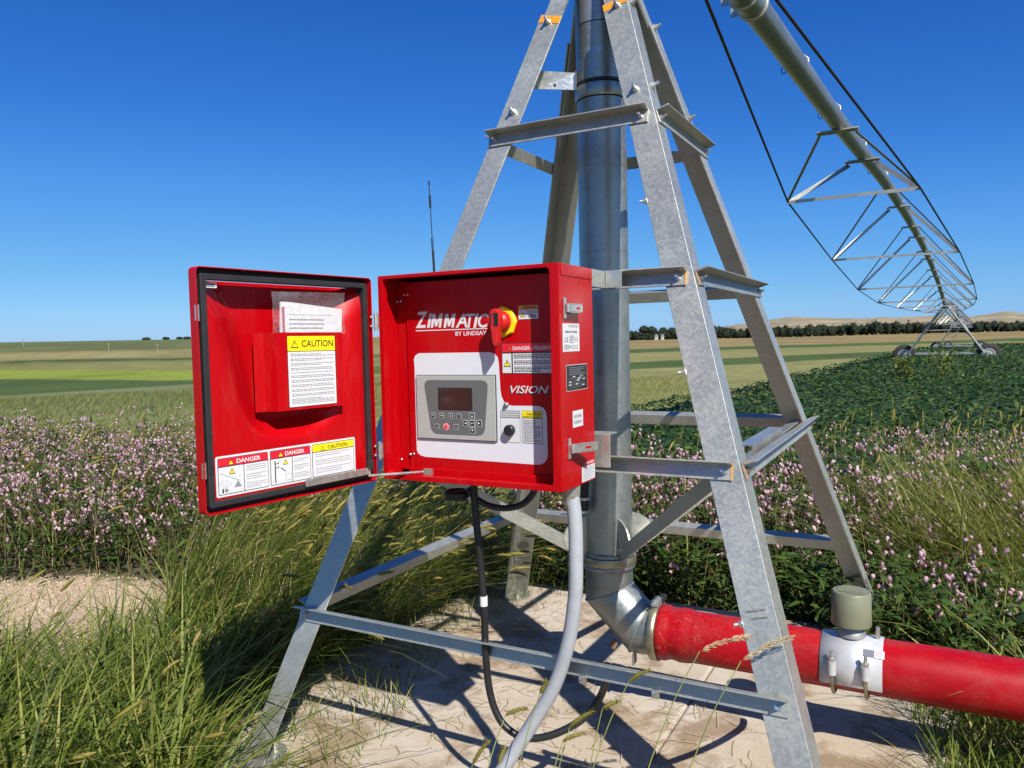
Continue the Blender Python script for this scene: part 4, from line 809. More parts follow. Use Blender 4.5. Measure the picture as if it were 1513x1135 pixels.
# ------------------------------------------------------------------ antenna
ya = -.89; ax = hit(641.8, 400, (0, ya, 0), (0, 1, 0)).x
def az_(y): return hit(640, y, (0, ya, 0), (0, 1, 0)).z
at_ = thing('antenna', (ax, ya, ZT), 'thin black whip antenna with spring standing behind the red box', 'antenna')
lean = -.011/.3
def ap(z): return Vector((ax+(z-ZT)*lean, ya, z))
b = MB(); b.tube([ap(ZT), ap(az_(371))], .0042, 'cable_black', 10); b.lathe([(.02, 0), (.018, .012), (.006, .016)], (ax, ya, ZT), (0, 0, 1), 'cable_black', 16); b.build('base_rod', at_)
z0, z1 = az_(371), az_(351); b = MB(); b.tube([ap(z0+(z1-z0)*k/96)+Vector((math.cos(k*.72)*.004, math.sin(k*.72)*.004, 0)) for k in range(97)], .0011, 'cable_black', 5); b.build('spring', at_)
b = MB(); b.tube([ap(az_(351)), ap(az_(267))], .0016, 'cable_black', 8); b.build('whip', at_)
b = MB(); b.tube([ap(az_(307)), ap(az_(288))], .0040, 'cable_black', 10); b.tube([ap(az_(273)), ap(az_(266.5))], .0027, 'cable_black', 8); b.build('loading_coil', at_)

# ------------------------------------------------------------------ conduits and cables
cp = rings([(.268, -.985, 1.152), (.283, -.99, 1.05), (.288, -1.0, .92), (.282, -1.0, .80), (.257, -1.0, .66), (.208, -1.0, .516), (.145, -1.01, .40), (.07, -1.03, .275), (-.01, -1.07, .14), (-.07, -1.11, .03), (-.10, -1.14, -.05)], 44)
gc = thing('grey_conduit', (-.07, -1.11, 0), 'ribbed light grey flexible conduit dropping from the box to the ground', 'conduit')
b = MB(); rr_ = [.0226+.0006*math.sin(i*3.0) for i in range(len(cp))]; b.tube(cp, rr_, 'conduit_grey', 18); b.build('ribbed_tube', gc)
b = MB(); b.lathe([(.031, 0), (.031, -.03), (.027, -.045), (.027, -.06)], (.268, -.985, 1.1545), (0, 0, 1), 'galvanised', 8, smooth=False); b.build('fitting', gc)
cc = rings([(-.105, -.95, 1.16), (-.105, -.95, 1.06), (-.09, -.95, .88), (-.078, -.95, .70), (-.077, -.95, .56), (-.067, -.95, .43), (-.04, -.95, .345), (.0, -.945, .297), (.06, -.93, .272), (.14, -.90, .285), (.23, -.85, .335), (.285, -.82, .41), (.33, -.85, .50), (.40, -.885, .55), (.55, -.895, .555), (.68, -.875, .545), (.745, -.75, .49), (.78, -.45, .36), (.785, -.2, .27), (.76, -.09, .24)], 6)
kc = thing('power_cable', (.52, -.28, 0), 'thick black cable hanging in a loop from the box over the bottom brace', 'cable')
b = MB(); b.tube(cc, .0125, 'cable_black', 12); b.build('cable_run', kc)
b = MB(); i0 = min(range(len(cc)), key=lambda i: abs(cc[i].z-.735)); b.tube([cc[i0]+Vector((0, 0, .017)), cc[i0]-Vector((0, 0, .017))], .0136, 'label_white', 12); b.build('cable_tag', kc)
hc = thing('coiled_hose', (-.2, -.93, 1.09), 'black ribbed hose coiled and looped just under the red box', 'hose')
ctr = hit(675, 731, (0, -.95, 0), (0, 1, 0)); b = MB(); b.tube([ctr+Vector((.036*math.cos(k*.35), .036*math.sin(k*.35)*.9, .010-.00035*k)) for k in range(54)], .0095, 'cable_black', 8); b.build('coil', hc)
lp = [hit(x, y, (0, yy, 0), (0, 1, 0)) for x, y, yy in ((690, 722, -.95), (705, 738, -.94), (725, 748, -.92), (748, 751, -.90), (770, 746, -.88), (785, 733, -.87), (790, 722, -.87))]; lp = rings(lp, 14)
b = MB(); b.tube(lp, [.0115+.0013*math.sin(i*2.1) for i in range(len(lp))], 'cable_black', 10); b.build('ribbed_loop', hc)

# ------------------------------------------------------------------ irrigation spans and drive towers
SD = Vector((.0385, .9993, 0)); SPN = Vector((.9993, -.0385, 0)); SLEN = 50.0
NODES = list(zip((8, 14.3, 20.6, 27, 33.3, 39.6, 45.2), (.8, 1.15, 1.4, 1.5, 1.4, 1.15, .85), (.70, 1.21, 1.55, 1.63, 1.44, 1.09, .69)))
def make_span(k, zf, label, fine):
    s0 = k*SLEN; o0 = SD*s0
    root = thing('irrigation_span', o0+Vector((0, 0, zf(0))), label, 'irrigation span', 'spans of the pivot running into the field')
    def P(s, l, dz): return o0+SD*s+SPN*l+Vector((0, 0, zf(s)+dz))
    b = MB(); ss = np.linspace(.0 if k else -.05, SLEN, 60); b.tube([P(s, 0, 0) for s in ss], .098, 'galvanised_pipe', 20 if fine else 10); pipe = b.build('span_pipe', root)
    if k == 0:
        b = MB(); b.tube([(0, 0, 3.5), (0, 0, 3.9), (0, .05, zf(0)-.1), P(.15, 0, 0)], .1, 'galvanised_pipe', 20); b.build('swivel_elbow', root)
        for s in (2.45, 2.7):
            b = MB(); b.lathe([(.099, -.012), (.115, -.012), (.115, .012), (.099, .012)], P(s, 0, 0), SD, 'galvanised', 20); b.box(P(s, -.12, -.02), (.07, .02, .06), 'galvanised'); b.build('pipe_clamp', pipe)
    fl = [.9]+[n[0] for n in NODES]+[SLEN-.7]
    for s, hw, dz in NODES:
        nl, nr_ = P(s, -hw, -dz), P(s, hw, -dz)
        b = MB(); b.ang(nl, nr_, (0, 0, -1), SD, .045, .005, 'galvanised'); b.build('cross_bar', root)
        for ds in (-1.2, 1.2):
            b = MB(); b.box(P(s+ds, 0, -.113), (.46, .16, .007), 'galvanised', (SPN, SD, Vector((0, 0, 1)))); b.box(P(s+ds, 0, -.105), (.46, .006, .05), 'galvanised', (SPN, SD, Vector((0, 0, 1)))); b.build('saddle_bar', root)
            for sg, nn in ((-1, nl), (1, nr_)):
                top = P(s+ds, sg*.20, -.13); d = (nn-top).normalized(); sd = d.cross(SD).normalized(); b = MB(); b.ang(top, nn, sd*(-sg), SD*(1 if ds > 0 else -1), .062 if ds > 0 else .022, .005, 'galvanised', .022 if ds > 0 else .062); b.build('strut', root)
    for sg in (-1, 1):
        pt = [P(fl[0]+.5, sg*.11, .03)]+[P(s, sg*hw, -dz-.02) for s, hw, dz in NODES]+[P(fl[-1], sg*.11, -.12)]
        for a, c in zip(pt[:-1], pt[1:]): b = MB(); b.tube([a, c], .0125, 'black_rubber' if fine else 'galvanised_dull', 6); b.build('truss_rod', root)
    if fine:
        for s in (4.9, 7.0, 9.6, 13.0, 17, 21, 25, 29, 33):
            b = MB(); b.tube([P(s, 0, .08), P(s, 0, .22), P(s, -.04, .26), P(s, -.10, .24), P(s, -.12, .12), P(s, -.12, .0)], .012, 'galvanised', 8); b.build('gooseneck', root)
        for s in (4.2, 6.1, 10.8):
            b = MB(); b.tube([P(s, -.085, -.03)+SPN*(-.022*math.sin(a))+Vector((0, 0, .03*math.cos(a)-.03)) for a in np.linspace(0, 6.28, 13)], .004, 'cable_black', 5); b.build('wire_loop', root)
    return root
make_span(0, lambda s: 4.44-.0015*(s-19.5)**2-.1*math.exp(-((s-7)/4)**2), 'nearest irrigation span, thick pipe high above the field with hanging truss', True)
make_span(1, lambda s: 4.0-.00118*(s-25)**2, 'second irrigation span beyond the nearest wheeled tower', False)
make_span(2, lambda s: 3.95-.00118*(s-25)**2, 'third irrigation span, farthest and smallest in the row', False)
TL = ['nearest wheeled drive tower with two black tyres in the soybeans', 'second drive tower seen through the nearest one', 'farthest small drive tower at the end of the row']
def make_drive(k):
    c = SD*(SLEN*(k+1)); gz = float(height(np.array([c.x]), np.array([c.y]))[0]); zt = 3.2
    root = thing('drive_tower', (c.x, c.y, gz), TL[k], 'drive tower', 'wheeled towers under the spans'); hw = 2.2
    def P(l, s, z): return Vector((c.x, c.y, 0))+SPN*l+SD*s+Vector((0, 0, z))
    b = MB(); b.ang(P(-hw, 0, gz+.78), P(hw, 0, gz+.78), (0, 0, -1), SD, .13, .012, 'galvanised'); b.box(P(0, .04, gz+.74), (.5, .2, .2), 'galvanised', (SPN, SD, Vector((0, 0, 1)))); b.build('base_beam', root)
    for sg in (-1, 1):
        for ds in (-.55, .55):
            b = MB(); b.tube([P(sg*.12, ds*1.6, zt-.05), P(sg*1.95, ds*.12, gz+.78)], .062, 'galvanised', 8); b.build('leg', root)
        b = MB(); b.tube([P(sg*.12, -.9, zt-.15), P(-sg*1.1, -.3, gz+1.85)], .022, 'black_rubber', 6); b.build('diagonal_bar', root)
        wc = P(sg*hw, .12, gz+.62); b = MB(); b.lathe([(.38, -.12), (.60, -.14), (.64, -.10), (.65, 0), (.64, .10), (.60, .14), (.38, .12)], wc, SD, 'tyre', 36, caps=False)
        for q in range(22):
            a = q*2*math.pi/22; b.box(wc+(SPN*math.cos(a)+Vector((0, 0, math.sin(a))))*.645, (.05, .24, .05), 'tyre', (SPN*math.cos(a)+Vector((0, 0, math.sin(a))), SD, -SPN*math.sin(a)+Vector((0, 0, math.cos(a)))))
        wo = b.build('wheel', root); b = MB(); b.lathe([(.05, -.14), (.30, -.05), (.39, -.12), (.39, .12), (.30, .04), (.05, .06)], wc, SD, 'galvanised', 28); b.build('rim', wo)
        b = MB(); b.box(P(sg*hw, -.1, gz+.66), (.22, .2, .22), 'galvanised_dull', (SPN, SD, Vector((0, 0, 1)))); b.build('gearbox', root, .02)
    for ds in (-.5, .5):
        b = MB(); b.tube([P(-1.0, ds*.7, gz+2.1), P(1.0, ds*.7, gz+2.1)], .03, 'galvanised', 6); b.build('cross_bar', root)
    b = MB(); b.tube([P(0, -.5, zt), P(0, -.2, zt+.22), P(0, .2, zt+.22), P(0, .5, zt)], .06, 'black_rubber', 10); b.build('joint_boot', root)
    b = MB(); b.box(P(.35, 0, zt-.15), (.3, .25, .35), 'saddle_steel', (SPN, SD, Vector((0, 0, 1)))); b.build('tower_box', root, .01)
for k in range(3): make_drive(k)

# ------------------------------------------------------------------ vegetation builders
class Acc:
    def __init__(s): s.V = []; s.F = []; s.T = []; s.M = []; s.n = 0; s.mats = []
    def add(s, V, F, tint, mt):
        V = V.reshape(-1, 3); s.V.append(V); s.F.append(F+s.n); s.T.append(tint); s.n += len(V)
        if mt not in s.mats: s.mats.append(mt)
        s.M.append(np.full(len(F), s.mats.index(mt)))
    def ribbon(s, C, side, wd, tint, mt):
        """C (n,k,3) centre lines, side (n,3), wd (n,k) half widths"""
        n, k = C.shape[:2]; V = np.stack([C-side[:, None]*wd[..., None], C+side[:, None]*wd[..., None]], 2)
        i = (np.arange(n)[:, None]*2*k+np.arange(k-1)[None]*2)
        F = np.stack([i, i+1, i+3, i+2], -1).reshape(-1, 4); s.add(V, F, np.repeat(tint, 2*k), mt)
    def spindle(s, C, rad, tint, mt, m_=5):
        """C (n,k,3), rad (n,k)"""
        n, k = C.shape[:2]; T_ = C[:, -1]-C[:, 0]; T_ /= np.linalg.norm(T_, axis=1, keepdims=True)
        a = np.where(np.abs(T_[:, 2:3]) < .9, np.array([[0, 0, 1.]]), np.array([[1., 0, 0]])); U = np.cross(T_, a); U /= np.linalg.norm(U, axis=1, keepdims=True); Wv = np.cross(T_, U)
        th = np.arange(m_)*2*np.pi/m_; ringv = U[:, None]*np.cos(th)[None, :, None]+Wv[:, None]*np.sin(th)[None, :, None]
        V = C[:, :, None]+ringv[:, None]*rad[:, :, None, None]
        base = np.arange(n)[:, None, None]*k*m_+np.arange(k-1)[None, :, None]*m_; j = np.arange(m_)[None, None]; j2 = (j+1) % m_
        F = np.stack([base+j, base+j2, base+m_+j2, base+m_+j], -1).reshape(-1, 4); s.add(V, F, np.repeat(tint, k*m_), mt)
    def build(s, name, parent=None, smooth=False): return npmesh(name, np.concatenate(s.V), np.concatenate(s.F), s.mats, np.concatenate(s.M), np.concatenate(s.T), smooth, parent)
def scatter(poly, n, zf=True, keep=None):
    poly = np.array(poly); mn, mx = poly.min(0), poly.max(0); out = np.zeros((0, 2))
    while len(out) < n:
        q = mn+rng.random((n*3, 2))*(mx-mn); q = q[inpoly(q, poly)]
        if keep is not None: q = q[keep(q)]
        out = np.concatenate([out, q])
    out = out[:n]; return np.column_stack([out, height(out[:, 0], out[:, 1])])
def centre(P, h, az, lean, curl, k):
    t = np.linspace(0, 1, k)[None]; d = h[:, None]*(lean[:, None]*t+curl[:, None]*t**2); z = h[:, None]*t*(1-.42*np.clip(curl, 0, 1.6)[:, None]*t)*np.cos(np.clip(lean, 0, 1.2)*.6)[:, None]
    return P[:, None]+np.stack([d*np.cos(az)[:, None], d*np.sin(az)[:, None], z], -1)
WIND = math.atan2(CR[1], CR[0])                                    # the breeze leans the stalks to the photo's right
def U(a, b_, n): return a+(b_-a)*rng.random(n)
def grass(acc, P, h0, h1, w0, w1, spread=3.14, az0=WIND, lean=(.05, .5), curl=(.1, .9), tint=(0, .75), k=5, mt='grass_blade'):
    n = len(P); h = U(h0, h1, n); az = az0+U(-spread, spread, n); C = centre(P, h, az, U(*lean, n), U(*curl, n), k)
    sa = az+1.57+U(-.7, .7, n); side = np.stack([np.cos(sa), np.sin(sa), U(-.3, .3, n)], -1); t = np.linspace(0, 1, k)
    prof = np.clip(np.minimum(.55+1.6*t, 1)*(1-t**2.2), .04, 1); acc.ribbon(C, side, U(w0, w1, n)[:, None]*.5*prof[None], U(*tint, n), mt); return C
def foxtails(acc, P, h0, h1, spread=.6, az0=WIND, lean=(.1, .5), curl=(.2, .9), hl=(.07, .13), hr_=.0078, tint=(0, 1), bristle=26):
    n = len(P); h = U(h0, h1, n); az = az0+U(-spread, spread, n); C = centre(P, h, az, U(*lean, n), U(*curl, n), 8)
    sa = az+1.57; side = np.stack([np.cos(sa), np.sin(sa), 0*sa], -1); acc.ribbon(C, side, np.full((n, 8), .0013), U(.4, .8, n), 'grass_blade')
    d = C[:, -1]-C[:, -2]; d /= np.linalg.norm(d, axis=1, keepdims=True); L_ = U(*hl, n); t = np.linspace(0, 1, 6)
    HC = C[:, -1][:, None]+d[:, None]*(L_[:, None]*t[None])[..., None]; HC[..., 2] -= (L_[:, None]*U(-.1, .35, n)[:, None]*t[None]**2); tn = U(*tint, n)
    acc.spindle(HC, hr_*U(.75, 1.15, n)[:, None]*np.array([.35, .85, 1, .95, .75, .2])[None], tn, 'foxtail_head', 6)
    if bristle:
        m_ = bristle; f = rng.random((n, m_)); idx = np.minimum((f*5).astype(int), 4); B = np.take_along_axis(HC, idx[..., None], 1); rv = rng.normal(size=(n, m_, 3)); rv -= d[:, None]*np.sum(rv*d[:, None], -1, keepdims=True); rv /= np.linalg.norm(rv, axis=-1, keepdims=True)+1e-9
        bl = U(.012, .021, n*m_).reshape(n, m_, 1); dirs = rv*.75+d[:, None]*.65; C2 = np.stack([B+rv*hr_*.6, B+rv*hr_*.6+dirs*bl], 2).reshape(-1, 2, 3); sd = np.cross(dirs, d[:, None]).reshape(-1, 3); sd /= np.linalg.norm(sd, axis=1, keepdims=True)+1e-9
        acc.ribbon(C2, sd, np.tile([.0009, .0002], (len(C2), 1)), np.repeat(tn, m_), 'foxtail_head')
def leaves(acc, B, az, el, ln, wd, tint, mt, prof=(.12, .85, 1, .7, .06), droop=.35):
    n = len(B); k = len(prof); t = np.linspace(0, 1, k)[None]; dh = np.stack([np.cos(az), np.sin(az)], -1)
    C = np.empty((n, k, 3)); C[..., :2] = B[:, None, :2]+dh[:, None]*(ln[:, None]*t*np.cos(el)[:, None])[..., None]; C[..., 2] = B[:, None, 2]+ln[:, None]*(np.sin(el)[:, None]*t-droop*t**2)
    tl = U(-.6, .6, n); side = np.stack([-np.sin(az)*np.cos(tl), np.cos(az)*np.cos(tl), np.sin(tl)], -1); acc.ribbon(C, side, wd[:, None]*.5*np.array(prof)[None], tint, mt)
def knotweed(acc, P, h0, h1, nl=22, fl=(1, 5), tint=(0, .7), dens=1.0, sp=.10):
    n = len(P); h = U(h0, h1, n)*(.8+.35*vnoise(P[:, 0]/.9, P[:, 1]/.9, 21)); az = U(0, 6.28, n); ln_ = U(0, .35, n); C = centre(P, h, az, ln_, U(0, .2, n), 4)
    acc.ribbon(C, np.stack([np.cos(az+1.5), np.sin(az+1.5), 0*az], -1), np.full((n, 4), .0025), U(0, 1, n), 'knotweed_stem')
    f = U(.02, 1.0, n*nl).reshape(n, nl)**.8; seg = np.minimum((f*3).astype(int), 2); fr = f*3-seg
    B = np.take_along_axis(C, seg[..., None], 1)*(1-fr[..., None])+np.take_along_axis(C, seg[..., None]+1, 1)*fr[..., None]
    B = (B+rng.normal(size=B.shape)*np.array([sp*.55, sp*.55, .025])).reshape(-1, 3); m_ = len(B)
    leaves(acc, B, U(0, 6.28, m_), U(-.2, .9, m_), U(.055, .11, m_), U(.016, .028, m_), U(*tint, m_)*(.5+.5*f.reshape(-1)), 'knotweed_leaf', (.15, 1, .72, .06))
    nb = rng.integers(fl[0], fl[1]+1, n)*(vnoise(P[:, 0]/.7, P[:, 1]/.7, 71)+.45*rng.random(n) > .50); bi = np.repeat(np.arange(n), nb); hf = np.clip(1-np.abs(rng.normal(size=len(bi)))*.28, .25, 1)[:, None]; Bc = C[bi, 0]*(1-hf)+C[bi, -1]*hf+rng.normal(size=(len(bi), 3))*np.array([sp*.9, sp*.9, .04]); Bc[:, 2] += .03
    nf = rng.integers(2, 5, len(bi)); ii_ = np.repeat(np.arange(len(bi)), nf); idx = bi[ii_]; m_ = len(idx)
    if m_:
        T0 = Bc[ii_]+rng.normal(size=(m_, 3))*np.array([.028, .028, .02]); a2 = U(0, 6.28, m_); e2 = U(.6, 1.5, m_); L2 = U(.018, .038, m_); d = np.stack([np.cos(a2)*np.cos(e2), np.sin(a2)*np.cos(e2), np.sin(e2)], -1)
        CC = T0[:, None]+d[:, None]*(L2[:, None]*np.linspace(0, 1, 4)[None])[..., None]; CC += rng.normal(size=CC.shape)*.0016
        acc.spindle(CC, U(.0082, .0132, m_)[:, None]*np.array([.55, 1, 1, .45])[None]*(.8+.4*rng.random((m_, 4))), U(0, 1, m_), 'knotweed_flower', 5)
        st = np.stack([C[idx, 1]*.5+T0*.5-np.array([0, 0, .03]), T0], 1); acc.ribbon(st, np.stack([np.cos(a2), np.sin(a2), 0*a2], -1), np.full((m_, 2), .0012), U(.3, 1, m_), 'knotweed_stem')
def stuff(acc, name, label, cat):
    o = acc.build(name); o['kind'] = 'stuff'; o['label'] = label; o['category'] = cat; return o
offpad = lambda q: ~((q[:, 0] > -1.30) & (q[:, 0] < 1.22) & (q[:, 1] < 1.30+.12*np.sin(q[:, 0]*5)))

# --- knotweed, left and right
acc = Acc(); PL = gpoly([(-160, 872), (60, 858), (200, 862), (300, 880), (345, 830), (560, 790), (700, 770), (700, 715), (330, 690), (-160, 690)])
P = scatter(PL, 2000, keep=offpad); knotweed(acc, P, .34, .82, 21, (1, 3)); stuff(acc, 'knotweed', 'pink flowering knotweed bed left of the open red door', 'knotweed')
acc = Acc(); PR = gpoly([(700, 866), (780, 870), (930, 888), (1130, 915), (1320, 960), (1420, 950), (1500, 920), (1700, 860), (1700, 690), (1250, 702), (1150, 735), (1050, 765), (930, 780), (760, 785)])
PGR = gpoly([(1360, 900), (1440, 925), (1560, 950), (1750, 960), (1750, 780), (1470, 770), (1385, 830)]); P = scatter(PR, 2080, keep=lambda q: offpad(q) & (~inpoly(q, PGR) | (rng.random(len(q)) < .3))); r0 = polar(P[:, 0], P[:, 1])[0]
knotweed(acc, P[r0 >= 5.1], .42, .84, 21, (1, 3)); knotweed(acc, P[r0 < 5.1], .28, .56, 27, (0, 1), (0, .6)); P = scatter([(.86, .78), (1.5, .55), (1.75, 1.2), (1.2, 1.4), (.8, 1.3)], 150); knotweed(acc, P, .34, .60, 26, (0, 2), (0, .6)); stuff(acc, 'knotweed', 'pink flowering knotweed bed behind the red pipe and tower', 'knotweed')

# --- foxtail grass clump under the door
acc = Acc(); PG = gpoly([(235, 975), (330, 1030), (410, 1035), (470, 1000), (560, 955), (640, 905), (700, 880), (715, 850), (640, 815), (470, 790), (330, 815), (255, 870)])
ok = lambda q: ~((q[:, 0] > -1.12) & (q[:, 1] > -1.5) & (q[:, 1] < 1.15))
P = scatter(PG, 6800, keep=ok); dz_ = (vnoise(P[:, 0]/.3, P[:, 1]/.3, 81)-.5)*1.6
grass(acc, P, .3, .88, .004, .009, .9, WIND+dz_, (.05, .6), (.1, 1.15), (.05, .95)); P = scatter(PG, 1500, keep=ok); grass(acc, P, .2, .6, .007, .014, 3.14, tint=(.0, .8)); P = scatter(PG, 800, keep=ok); grass(acc, P, .25, .7, .002, .005, 2.2, WIND, (.2, .9), (.0, .8), (0, 1), mt='dry_straw')
P = scatter(PG, 620, keep=ok); foxtails(acc, P, .55, .98, .9, hl=(.055, .11), tint=(.2, 1))
P = scatter(gpoly([(700, 872), (860, 866), (930, 872), (930, 800), (700, 800)]), 900, keep=offpad); grass(acc, P, .15, .5, .004, .008, 3.14); foxtails(acc, P[:40], .4, .7)
stuff(acc, 'foxtail_grass', 'tall foxtail grass clump leaning in the shade beneath the open door', 'grass')
# --- foreground grass, bottom left
acc = Acc(); PG = gpoly([(-250, 1000), (60, 1010), (190, 1015), (290, 985), (335, 1040), (330, 1090), (290, 1135), (300, 1330), (-250, 1330)])
clump = lambda q: vnoise(q[:, 0]/.22, q[:, 1]/.22, 61) > .38+.25*rng.random(len(q))
P = scatter(PG, 3000, keep=clump); grass(acc, P, .18, .66, .008, .016, 2.6, WIND, (.1, .8), (.1, 1.1), (.0, .9)); P = scatter(PG, 2600, keep=clump); grass(acc, P, .1, .4, .004, .009, 3.14, WIND, (.1, .7), (.1, 1.1), (.15, .9)); P = scatter(PG, 1300); grass(acc, P, .05, .2, .003, .006, 3.14, tint=(.3, 1)); P = scatter(PG, 500); grass(acc, P, .08, .35, .002, .005, 3.14, WIND, (.3, 1.2), (0, .6), (0, 1), mt='dry_straw'); P = scatter(PG, 34); foxtails(acc, P, .35, .6, 1.5)
P = scatter(gpoly([(-200, 930), (150, 940), (280, 930), (290, 985), (190, 1015), (-200, 1005)]), 420, keep=clump); grass(acc, P, .1, .4, .006, .013, 3.14)
P = scatter(SANDP, 200); grass(acc, P, .04, .2, .003, .006, 3.14, tint=(.2, 1))
stuff(acc, 'foreground_grass', 'broad bladed green grass along the sandy patch in the lower left', 'grass')
# --- grass on the right edge
acc = Acc(); PG = gpoly([(1340, 900), (1440, 925), (1560, 950), (1750, 960), (1750, 780), (1450, 770), (1350, 830)])
P = scatter(PG, 6500, keep=offpad); grass(acc, P, .45, 1.1, .005, .011, 1.6, WIND+math.pi, (.05, .5), (.1, .9), (.35, 1)); P = scatter(PG, 700, keep=offpad); grass(acc, P, .4, 1.0, .002, .005, 2.2, WIND, (.1, .6), (.0, .8), (.2, 1), mt='dry_straw'); P = scatter(PG, 1600, keep=offpad); grass(acc, P, .3, .8, .008, .015, 3.14, tint=(.1, .7)); P = scatter(PG, 170, keep=offpad); foxtails(acc, P, .7, 1.2, 1.4, tint=(.3, 1))
PG = gpoly([(1330, 1040), (1440, 1050), (1600, 1070), (1700, 1200), (1400, 1250), (1370, 1130)]); P = scatter(PG, 900); grass(acc, P, .1, .35, .004, .008, 3.14); foxtails(acc, P[:25], .25, .4)
P = scatter([(1.40, .30), (3.4, .30), (3.4, 1.7), (1.25, 1.7), (1.25, 1.1), (1.42, 1.0)], 2600); grass(acc, P, .2, .7, .005, .011, 3.14, tint=(.2, .95)); foxtails(acc, P[:30], .5, .8, 2.)
stuff(acc, 'roadside_grass', 'tall green grass growing at the right edge beyond the red pipe', 'grass')
# --- tall weedy grass stems rising behind both flower beds
acc = Acc(); P = scatter(gpoly([(-150, 700), (330, 690), (330, 655), (-150, 655)]), 1600); grass(acc, P, .3, .75, .004, .008, 1.5, tint=(.1, .8)); foxtails(acc, P[:160], .5, .95, 1.5, tint=(0, .6), bristle=0)
P = scatter(PR, 240, keep=offpad); P = P[polar(P[:, 0], P[:, 1])[0] > 5.2]; foxtails(acc, P, .7, 1.1, 1.2, lean=(0, .25), curl=(0, .3))
P = scatter(PL, 900, keep=offpad); grass(acc, P, .3, .8, .002, .005, 3.14, WIND, (.05, .6), (0, .6), (0, 1), mt='dry_straw'); P = scatter(PR, 800, keep=offpad); grass(acc, P, .3, .85, .002, .005, 3.14, WIND, (.05, .6), (0, .6), (0, 1), mt='dry_straw'); P = scatter(PL, 420, keep=offpad); foxtails(acc, P, .55, 1.0, 1.4, lean=(0, .35), curl=(.1, 1.0), hl=(.09, .16), hr_=.010, tint=(.1, .9)); P = scatter(PL, 1300, keep=offpad); grass(acc, P, .3, .85, .006, .013, 3.14, tint=(.1, .8)); P = scatter(PR, 900, keep=offpad); grass(acc, P, .25, .85, .005, .012, 3.14, tint=(.2, .9)); stuff(acc, 'tall_grass', 'scattered tall seeding grass stems rising out of the pink flowers', 'grass')
# --- rough field grass on the left slope and the stubble seen between the legs
acc = Acc(); rr = np.sqrt(U(9.5**2, 46**2, 26000)); aa = U(-44, -2, 26000); X_, Y_ = unpolar(rr, aa); P = np.column_stack([X_, Y_, height(X_, Y_)])
grass(acc, P, .10, .34, .008, .02, 1.5, tint=(.35, .95), k=3); rr = np.sqrt(U(9**2, 40**2, 9000)); aa = U(3, 15, 9000); X_, Y_ = unpolar(rr, aa); P = np.column_stack([X_, Y_, height(X_, Y_)]); grass(acc, P, .08, .28, .008, .018, 1.5, tint=(.4, 1), k=3)
stuff(acc, 'field_grass', 'pale rough grass covering the field slope behind the flowers', 'grass')

# --- soybean field
E0 = G(925, 596, .45); E1 = G(1345, 510.5, .45); ed = np.array([E1.x-E0.x, E1.y-E0.y]); ed /= np.linalg.norm(ed); en = np.array([ed[1], -ed[0]])
def insoy(x, y): return ((x-E0.x)*en[0]+(y-E0.y)*en[1]) > (vnoise(x/3, y/3, 31)-.5)*.8
SOYH = .77
def canopy(x, y):
    r = polar(x, y)[0]; row = np.sin(((x-E0.x)*en[0]+(y-E0.y)*en[1])*2*np.pi/.76)
    return height(x, y)+(SOYH-.10*sm(16, 40, r))*(.92+.12*vnoise(x/.9, y/.9, 33)+.045*row)-.06*vnoise(x/.3, y/.3, 34)
acc = Acc()
for r0, r1, n, ln, depth in ((6.2, 14, 26000, .072, .5), (14, 28, 42000, .088, .4), (28, 60, 46000, .135, .3), (60, 190, 29000, .36, .35)):
    rr = np.sqrt(U(r0**2, r1**2, n)); aa = U(3, 46, n); x, y = unpolar(rr, aa); q = insoy(x, y) & (rr < 150+20*vnoise(aa/3, aa*0, 40)); x, y = x[q], y[q]; n = len(x)
    B = np.column_stack([x, y, canopy(x, y)-depth*rng.random(n)**2.2])
    leaves(acc, B, U(0, 6.28, n), U(-.5, .7, n), ln*U(.7, 1.25, n), ln*U(.55, .85, n), np.clip(rng.random(n)**1.5, 0, 1), 'soy_leaf', (.3, .95, .9, .1), .25)
stuff(acc, 'soybean_leaves', 'dense dark green soybean crop right of the tower', 'soybeans')
# closed lower layer of the crop, so the rows do not show bare soil
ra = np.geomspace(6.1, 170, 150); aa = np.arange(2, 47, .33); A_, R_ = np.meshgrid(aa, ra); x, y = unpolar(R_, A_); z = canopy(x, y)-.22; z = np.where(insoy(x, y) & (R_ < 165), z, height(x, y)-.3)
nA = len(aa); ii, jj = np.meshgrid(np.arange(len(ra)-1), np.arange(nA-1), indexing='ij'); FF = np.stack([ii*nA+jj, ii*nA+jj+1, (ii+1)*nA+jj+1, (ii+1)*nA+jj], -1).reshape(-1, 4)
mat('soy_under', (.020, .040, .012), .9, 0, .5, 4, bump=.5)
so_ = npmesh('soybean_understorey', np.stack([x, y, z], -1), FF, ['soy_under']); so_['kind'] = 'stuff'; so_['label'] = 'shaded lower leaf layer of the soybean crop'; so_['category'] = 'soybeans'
# yellow-green weeds standing above the crop
for i, (wx, wy, s_, lab) in enumerate(((1394, 548, 1.0, 'larger yellow green weed standing out of the soybeans below the wheeled tower'), (1334, 548, .6, 'smaller yellow green weed in the soybeans left of the larger one'))):
    p = G(wx, wy, .50); acc = Acc(); n = 260; B = np.column_stack([p.x+rng.normal(size=n)*.22*s_, p.y+rng.normal(size=n)*.22*s_, .2+U(0, .85, n)*s_**.5]); leaves(acc, B, U(0, 6.28, n), U(.2, 1.2, n), U(.12, .24, n), U(.03, .06, n), U(0, 1, n), 'weed_yellow')
    root = thing('weed_plant', (p.x, p.y, -.35), lab, 'weed'); acc.build('foliage', root); b = MB(); b.tube([(p.x, p.y, -.36), (p.x, p.y, .9)], .012, 'wood_pole', 6); b.build('stem', root)

